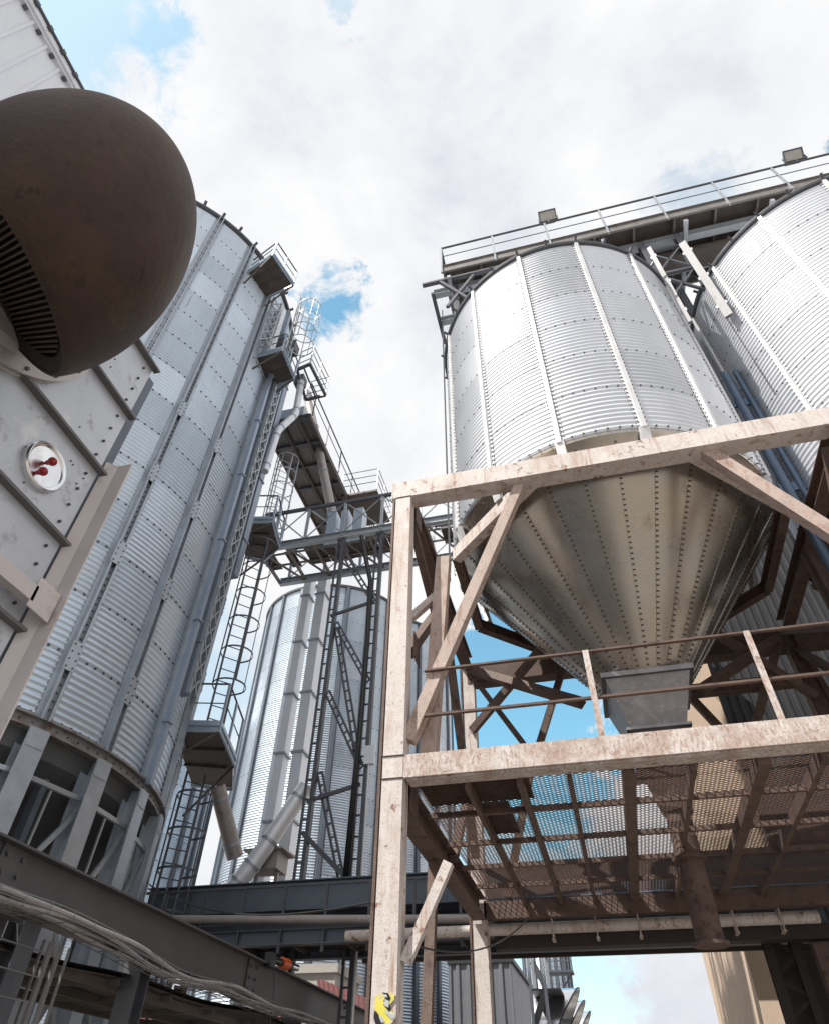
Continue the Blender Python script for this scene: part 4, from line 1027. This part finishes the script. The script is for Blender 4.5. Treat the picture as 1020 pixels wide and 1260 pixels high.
# warning beacon on the girder
bc = thing('beacon', 'small black fitting with an orange band and silver tip on top of the grey girder', 'beacon', onX(350, 1178, XBm+.02))
c = onX(334, 1180, XBm); d_ = onX(372, 1177, XBm)-c
c2 = lambda f: c+V(0, d_[1]*f*.8, d_[2]*f*.2)
def cyl(f0, f1, r, mtl, name): mb = MB(); mb.tube(c2(f0), c2(f1), r, 14); mb.build(name, mtl, bc, smooth=True, angle=40)
cyl(0, .42, .055, BLACKP, 'body'); cyl(.42, .68, .085, ORANGE, 'orange_band'); cyl(.68, .8, .07, BLACKP, 'collar'); cyl(.8, 1.1, .05, CHROME, 'tip')
mb = MB(); mb.box(c+V(-.06, -.12, -.12), c+V(.06, .06, .08)); mb.path([c+V(.05, 0, -.05), c+V(.12, .02, -.4), c+V(.13, 0, -.9)], .008, 6); mb.build('holder', BLACKP, bc)

# red sheet roof and wall pieces behind
def roofed(name, label, cat, corners, mtl, thick=.05, rib=.12, amp=.02):
    """ribbed sloping sheet between four corners (a-b eave, d-c ridge)"""
    a, b, c, d = [np.asarray(q, float) for q in corners]; n = max(4, int(np.linalg.norm(b-a)/rib)*4)
    nn = np.cross(b-a, d-a); nn /= np.linalg.norm(nn)
    rows = []
    for s_ in (0, 1):
        rows.append([(a+(b-a)*i/n)*(1-s_)+(d+(c-d)*i/n)*s_+nn*(amp if i % 4 < 2 else 0) for i in range(n+1)])
    mb = MB(); mb.grid(np.array(rows)); R2 = np.array(rows)-nn*thick; mb.grid(R2[:, ::-1])
    o = mb.build(name, mtl); return tag(centred(o), label, cat)
roofed('red_roof', 'faded red ribbed sheet roof peeping out below the grey girder', 'roof', [(-11.0, 17.6, 2.6), (-8.6, 20.4, 2.6), (-9.6, 22.5, 4.2), (-13.0, 19.5, 4.2)], REDSH)
roofed('dark_red_roof', 'dark reddish sheet roof in shade above the right end of the grey girder', 'roof', [onY(398, 1264, 21), onY(452, 1264, 21), onY(452, 1228, 23.6), onY(390, 1203, 23.6)], REDSH)
mb = MB(); mb.box((-11.4, 24.5, 0), (-9.0, 27.0, 5.55)); mb.box((-11.5, 24.4, 5.55), (-8.9, 27.1, 5.8))
tag(centred(mb.build('concrete_block', CONC)), 'pale concrete wall block behind the small orange-banded fitting', 'wall')

# ------------------------------------------------------------------ near left: casing, hatch, cowl, angle post
XP = -3.0
ca = thing('machine_casing', 'scuffed galvanised machine casing with raised horizontal flanges at the left edge', 'casing', (XP-.6, 0.8, 0))
pe = 2.43; ztop = 6.28
mb = MB(); mb.box((XP-1.2, -1.5, 1.2), (XP, pe, ztop)); mb.build('plate', PLATE, ca)
for z in (ztop, 5.63, 4.98, 4.31, 3.66, 3.0):
    mb = MB(); mb.box((XP+.0005, -1.5, z-.014), (XP+.05, pe+.03, z+.0)); mb.box((XP+.0505, -1.5, z-.016), (XP+.056, pe+.033, z+.006)); f_ = mb.build('flange', FLNG, ca)
mb = MB()
for z0_, z1_ in ((5.66, ztop-.03), (5.0, 5.6), (4.34, 4.95), (3.7, 4.28)):
    for k in range(4):
        z = z0_+(z1_-z0_)*(k+.5)/4; mb.tube((XP+.001, pe-.09, z), (XP+.014, pe-.09, z), .011, 6)
random.seed(3)
for k in range(26):
    y = random.uniform(1.4, 2.35); z = random.uniform(3.7, 6.1); mb.tube((XP+.001, y, z), (XP+.008, y, z), .006, 6)
mb.build('rivets', BOLT, ca)
mb = MB(); mb.box((XP-.5, pe+.001, 1.2), (XP-.03, pe+.10, ztop-.05)); mb.build('shade_blue_end_flange', BRIDGE, ca)  # return flange in dark blue, shade of the recess painted in
# round hatch
hc = (onX(52, 575, XP)); dsk = thing('inspection_hatch', 'round polished inspection cover with two red ball knobs on the galvanised casing', 'hatch', hc)
def disc_x(mb, prof, n=40, mi=0, c=hc, sx=1.0):
    k = np.linspace(0, 2*math.pi, n, endpoint=False); P = np.zeros((len(prof), n, 3))
    for i, (r, x) in enumerate(prof):
        P[i, :, 0] = XP+x; P[i, :, 1] = c[1]+r*np.cos(k); P[i, :, 2] = c[2]+r*np.sin(k)
    mb.grid(P, mi, True)
rr = .152
mb = MB(); disc_x(mb, [(rr+.012, 0), (rr+.014, .035), (rr+.004, .045), (rr-.008, .042), (rr-.02, .028), (rr*.5, .022), (.001, .016)])
mb.build('cover', CHROME, dsk, smooth=True, angle=40)
for (px, py) in ((65, 568), (53.5, 580)):
    k_ = onX(px, py, XP+.075); mb = MB(); mb.sphere((XP+.075, k_[1], k_[2]), .029, 14); mb.build('knob', RED, dsk, smooth=True)
    mb = MB(); mb.tube((XP+.02, k_[1], k_[2]), (XP+.06, k_[1], k_[2]), .009, 10); mb.tube((XP+.035, k_[1], k_[2]), (XP+.055, k_[1], k_[2]), .016, 12); mb.build('stem', RED, dsk, smooth=True, angle=40)
# pink L post with bracket arm
ap = thing('angle_post', 'pinkish primed angle post standing in front of the galvanised casing', 'post', (XP+.1, 2.55, 0))
x_, y_ = XP+.05, 2.52
mb = MB(); mb.prof((x_, y_, .0), (x_, y_, 5.13), [(-.11, 0), (.0, 0), (.06, -.06), (.065, -.052), (.008, .012), (-.11, .012)], up=(0, 1, 0)); 
mb.build('angle', PINK, ap)
mb = MB()
for z in (4.9, 4.35, 3.8, 3.1): mb.tube((x_-.06, y_-.012, z), (x_-.06, y_+.0, z), .012, 8)
mb.build('bolts', BOLT, ap)
mb = MB(); p = onX(45, 731, XP+.12); q = onX(-60, 745, XP+.12)
mb.prof(V(p[0], p[1], p[2]), V(p[0]-.0, p[1]-1.6, p[2]-.05), [(0, -.05), (.06, -.05), (.06, -.045), (.006, -.045), (.006, .045), (.06, .045), (.06, .05), (0, .05)])
mb.box((p[0]-.01, p[1]-.02, p[2]-.09), (p[0]+.0, p[1]+.16, p[2]+.11)); mb.build('bracket_arm', PINK, ap)

# brown cowl: rounded hood with a louvred mouth facing down and to the wall
cc = V(-2.3, .96, 5.14); rc = .818
mm = V(-.64, -.09, -.77); mm /= np.linalg.norm(mm)
e1 = np.cross(mm, V(0, 0, 1)); e1 /= np.linalg.norm(e1); e2 = np.cross(mm, e1)
cwl = thing('exhaust_cowl', 'big round dark brown exhaust cowl with louvred mouth hanging at the upper left', 'cowl', cc)
SQ = V(-.42, -.91, -.02); SQ /= np.linalg.norm(SQ)
def squash(o):
    for v in o.data.vertices:
        q = V(*v.co); q = q-SQ*(q@SQ)*.25; v.co = tuple(q)
    return o
def rev(mb, prof, n=96, mi=0):
    k = np.linspace(0, 2*math.pi, n, endpoint=False); P = np.zeros((len(prof), n, 3))
    for i, (r, h) in enumerate(prof):
        P[i] = cc+mm*h+r*(np.cos(k)[:, None]*e1+np.sin(k)[:, None]*e2)
    mb.grid(P, mi, True)
B = rad(60)
mb = MB()
prof = [(rc*math.sin(t)*(1+.02*math.sin(2*t)), rc*math.cos(t)) for t in np.linspace(math.pi-.001, B, 40)]
rev(mb, prof+[(rc*math.sin(B)-.012, rc*math.cos(B)+.010), (rc*math.sin(B)-.022, rc*math.cos(B)+.004)]); shell = squash(mb.build('hood', COWL, cwl, smooth=True, angle=50))
mb = MB(); rev(mb, [(rc*math.sin(B)-.022, rc*math.cos(B)), (rc*math.sin(B)-.11, rc*math.cos(B)-.035), (rc*math.sin(B)-.12, rc*math.cos(B)-.09), (.01, rc*math.cos(B)-.11)]); squash(mb.build('throat', COWLIN, cwl, smooth=True, angle=40))
mb = MB()
def slope(d):
    def pj(P): q = P-CAM; return V(510+FPX*(q@_R)/(q@_F), 630-FPX*(q@_U)/(q@_F))
    a, b = pj(cc+mm*.4), pj(cc+mm*.4+d*.05); return abs(math.atan2(*( (b-a)[::-1] * (1 if b[0] > a[0] else -1)))+.30)
bd = min((math.cos(t)*e1+math.sin(t)*e2 for t in np.linspace(0, math.pi, 60)), key=slope)
bs = np.cross(mm, bd); rm = rc*math.sin(B)-.12; k = -rm
while k < rm:
    hw_ = math.sqrt(max(rm*rm-k*k, 0)); c = cc+mm*(rc*math.cos(B)-.045)+bs*k
    if hw_ > .05: mb.bar(c-bd*hw_, c+bd*hw_, .014, .03, up=mm)
    k += .036
squash(mb.build('louvre', COWL, cwl))
mb = MB(); k = np.linspace(0, 2*math.pi, 80, endpoint=False)
mb.path([cc+mm*(rc*math.cos(B)-.004)+(rc*math.sin(B)+.002)*(math.cos(t)*e1+math.sin(t)*e2) for t in k], .009, 8, closed=True)
for t in k[::5]:
    p = cc+mm*(rc*math.cos(B+.07))+(rc*math.sin(B+.07))*(math.cos(t)*e1+math.sin(t)*e2); o_ = (p-cc)/rc; mb.tube(p, p+o_*.008, .011, 6)
squash(mb.build('rolled_rim', COWL, cwl))
mb = MB(); fl = onX(5, 400, XP+.02); cyf, czf = 1.1, 5.62
k = np.linspace(0, 2*math.pi, 64, endpoint=False)
def ringx(mb, prof, cy, cz, mi=0):
    P = np.zeros((len(prof), 64, 3))
    for i, (r, x) in enumerate(prof): P[i, :, 0] = XP+x; P[i, :, 1] = cy+r*np.cos(k); P[i, :, 2] = cz+r*np.sin(k)
    mb.grid(P, mi, True)
ringx(mb, [(.70, .0), (.82, .0), (.82, .02), (.74, .02), (.73, .05), (.82, .05), (.82, .07), (.72, .07), (.66, .10), (.01, .10)], cyf, czf)
for i in range(20):
    t = 2*math.pi*i/20; mb.tube((XP+.02, cyf+.785*math.cos(t), czf+.785*math.sin(t)), (XP+.085, cyf+.785*math.cos(t), czf+.785*math.sin(t)), .014, 8, mi=1)
mb.build('mounting_flange', [PINK, BOLT], cwl)

# ------------------------------------------------------------------ white clad building, upper left
wb = thing('white_building', 'white ribbed-metal building whose eave shows in the top left corner', 'building', (-9, -8, 0))
XW = -6.0; zw = 13.2
mb = MB(); ys_ = []; y = -18.0
while y < 1.1: ys_ += [(y, 0), (y+.235, 0), (y+.25, .03), (y+.285, .03)]; y += .30
P = np.array([[(XW+dx, yy_, z) for (yy_, dx) in ys_] for z in (0, zw)]); mb.grid(P)
mb.box((-8.4, -18, 0), (XW-.02, 1.2, zw)); mb.build('wall', WHITEC, wb)
mb = MB(); mb.box((XW-.05, -18, zw), (XW+.06, 1.25, zw+.16)); mb.box((XW-2.4, -18, zw+.05), (XW+.10, 1.3, zw+.22))
mb.build('eave', WHITEC, wb)
mb = MB(); y = -17.9
while y < 1.2:
    mb.bar((XW+.10, y, zw+.17), (XW+.155, y, zw+.17), .07, .07); mb.bar((XW+.02, y-.01, zw-.05), (XW+.05, y-.01, zw-.02), .07, .05); y += .30
mb.tube((XW+.11, -18, zw+.20), (XW+.11, 1.28, zw+.20), .03, 8); mb.build('eave_clips', DARKST, wb)

# ------------------------------------------------------------------ right: buildings behind the frame
def clad(name, label, x0, x1, y0, y1, h, mtl, pitch=.22, d=.035, roofm=DARKC, cat='building', trim=None):
    t = thing(name, label, cat, ((x0+x1)/2, (y0+y1)/2, 0))
    mb = MB(); xs__ = []; x = x0
    while x < x1-.01: xs__ += [(x, 0), (x+pitch*.5, 0), (x+pitch*.62, -d), (x+pitch*.88, -d)]; x += pitch
    P = np.array([[(min(xx, x1), y0+dy, z) for (xx, dy) in xs__] for z in (0, h)]); mb.grid(P)
    ys__ = []; y = y0
    while y < y1-.01: ys__ += [(y, 0), (y+pitch*.5, 0), (y+pitch*.62, -d), (y+pitch*.88, -d)]; y += pitch
    P = np.array([[(x0+dx, min(yy_, y1), z) for (yy_, dx) in ys__] for z in (h, 0)]); mb.grid(P)
    mb.box((x0+.01, y0+.01, 0), (x1, y1, h-.01)); mb.build('wall', mtl, t)
    mb = MB(); mb.box((x0-.1, y0-.1, h), (x1+.1, y1+.1, h+.15)); mb.build('roof_edge', roofm, t)
    mb = MB(); mb.box((x0-.05, y0-.06, 0), (x0+.05, y0+.04, h)); mb.build('corner_trim', trim or mtl, t)
    return t
clad('dark_clad_building', 'ribbed metal building with painted-on shade close behind the frame at the right edge', 3.65, 16, 17.0, 24, 19.0, DARKC, trim=BIGPIPE)
rw = thing('rendered_building', 'sunlit pinkish rendered wall showing behind the hopper outlet and at the bottom right', 'building', (3, 20, 0))
mb = MB(); mb.box((2.50, 16.2, 0), (3.6, 23.8, 11.2)); mb.build('wall', CREAM, rw)
mb = MB(); mb.box((2.36, 16.12, 11.2), (3.64, 23.9, 11.4)); mb.build('coping', CREAM, rw)
mb = MB()
for z in (2.9, 5.9, 8.9): mb.box((2.49, 16.185, z), (3.6, 16.2, z+.02))
mb.build('joint', CONC, rw)
# lattice trestle in front of the dark building
lt = thing('lattice_column', 'tall dark lattice column right of the gap under the frame, in front of the ribbed building', 'column', (3.4, 14.6, 0))
mb = MB()
xl, xr_ = onY(950, 1185, 13.6)[0], onY(984, 1185, 13.6)[0]
for x in (xl, xr_): mb.ibeam((x, 13.6, 0), (x, 13.6, 4.3), .16, .14, .012); mb.bar((x+.3, 14.6, 0), (x+.3, 14.6, 4.3), .1, .1)
z = .2
while z < 4.1:
    mb.bar((xl, 13.6, z), (xr_, 13.6, z+.28), .05, .05); mb.bar((xl, 13.6, z+.56), (xr_, 13.6, z+.28), .05, .05)
    mb.bar((xr_, 13.6, z), (xr_+.3, 14.6, z+.5), .05, .05); z += .56
tag(lt, lt['label'], 'column'); mb.build('truss', DKBR, lt)
mb = MB(); mb.box((xl+.12, 14.0, 0), (xr_+.5, 14.04, 4.05)); mb.build('shade_sheet', DKBR, lt)  # added dark sheet that fills the lattice column with shade

clad('grey_clad_building', 'mid grey ribbed metal building in the gap beside the back post of the frame', -6.3, -3.9, 30, 38, 6.6, GREYC, pitch=.42, d=.07)
# ducts bottom centre
dg = 'silver duct outlets in the gap under the frame'
def duct_out(px0, px1, py, Y, r, label, cut):
    a = onY(px0, py, Y); b = onY(px1, py, Y)
    t = thing('duct_outlet', label, 'duct', a, dg); c0 = V(a[0], Y, a[2]-r); n = 28
    k = np.linspace(0, 2*math.pi, n, endpoint=False); Ls = b[0]-a[0]
    P = np.zeros((4, n, 3))
    for i, (x, rr_) in enumerate(((0, r), (1, r), (1, r*.97), (0.02, r*.97))):
        P[i, :, 0] = c0[0]+(x*Ls-(cut*(1-np.sin(k))/2 if x > .5 else 0)); P[i, :, 1] = Y+rr_*np.cos(k); P[i, :, 2] = c0[2]+rr_*np.sin(k)
    mb = MB(); mb.grid(P, 0, True); mb.build('duct', CHROME, t, smooth=True, angle=40)
    rim = [P[1, i] for i in range(n)]; mb = MB(); mb.path(rim, .025, 6, closed=True); mb.build('rim', DARKC, t)
    mb = MB(); mb.bar(c0+V(.5, 0, -r), V(c0[0]+.5, Y, 0), .3, .3); mb.build('support', DARKST, t)
duct_out(655, 712, 1217, 26, 1.25, 'largest silver duct outlet with a slanting mouth under the frame', 1.6)
duct_out(672, 719, 1232, 28, 1.05, 'middle silver duct outlet with a slanting mouth under the frame', 1.4)
duct_out(690, 726, 1245, 30, .85, 'smallest silver duct outlet, farthest right of the three under the frame', 1.1)
# slim steel stair tower beside the ducts
st = thing('stair_tower', 'thin grey steel stair tower seen between the back post and the duct outlets', 'stairs', (-1.2, 24, 0))
mb = MB(); xx0, xx1 = onY(650, 1190, 24)[0], onY(668, 1190, 24)[0]
for x in (xx0, xx1):
    for y in (24, 25.2): mb.bar((x, y, 0), (x, y, 6.6), .09, .09)
mb.build('posts', STIFF, st); z = .4
while z < 6.2: mb = MB(); mb.bar((xx0, 24, z), (xx1, 24, z+.9), .06, .18); mb.bar((xx0, 24, z+.9), (xx1, 24, z+.9), .04, .05); mb.bar((xx0, 25.2, z+1.8), (xx1, 25.2, z+.9), .06, .18); mb.bar((xx1, 24, z+.9), (xx1, 25.2, z+.9), .9, .05); mb.build('flight', DARKST, st); z += 1.8
# small runs of cable and boxes fixed to the tower
def sag(p, q, d, n=14): return [np.asarray(p)*(1-i/n)+np.asarray(q)*(i/n)-V(0, 0, 4*d*(i/n)*(1-i/n)) for i in range(n+1)]
mb = MB(); mb.path(sag(V(TX0+.12, 7.2, 3.4), V(-9.0, 12.9, 5.3), .35), .012, 6)
tag(centred(mb.build('loose_cable', BLACKP)), 'thin black cable slung from the front post back to the conveyor bridge', 'cable')
mb = MB(); mb.path(sag(V(-1.2, 12.3, 4.3), V(-1.95, 7.3, 3.0), .25), .010, 6)
tag(centred(mb.build('loose_cable', BLACKP)), 'thin black cable hanging under the mesh deck beside the short pale brace', 'cable')
cp = thing('junction_box', 'small grey junction box with conduit on the right leg of the lattice mast', 'electrical box', (-5.0, 14.4, 8.0))
mb = MB(); mb.box((-5.02, 14.38, 8.0), (-4.78, 14.5, 8.45)); mb.build('box', GALV, cp)
mb = MB(); mb.tube((-4.9, 14.44, 3.0), (-4.9, 14.44, 8.0), .03, 8); mb.build('conduit', STEELTUBE, cp)
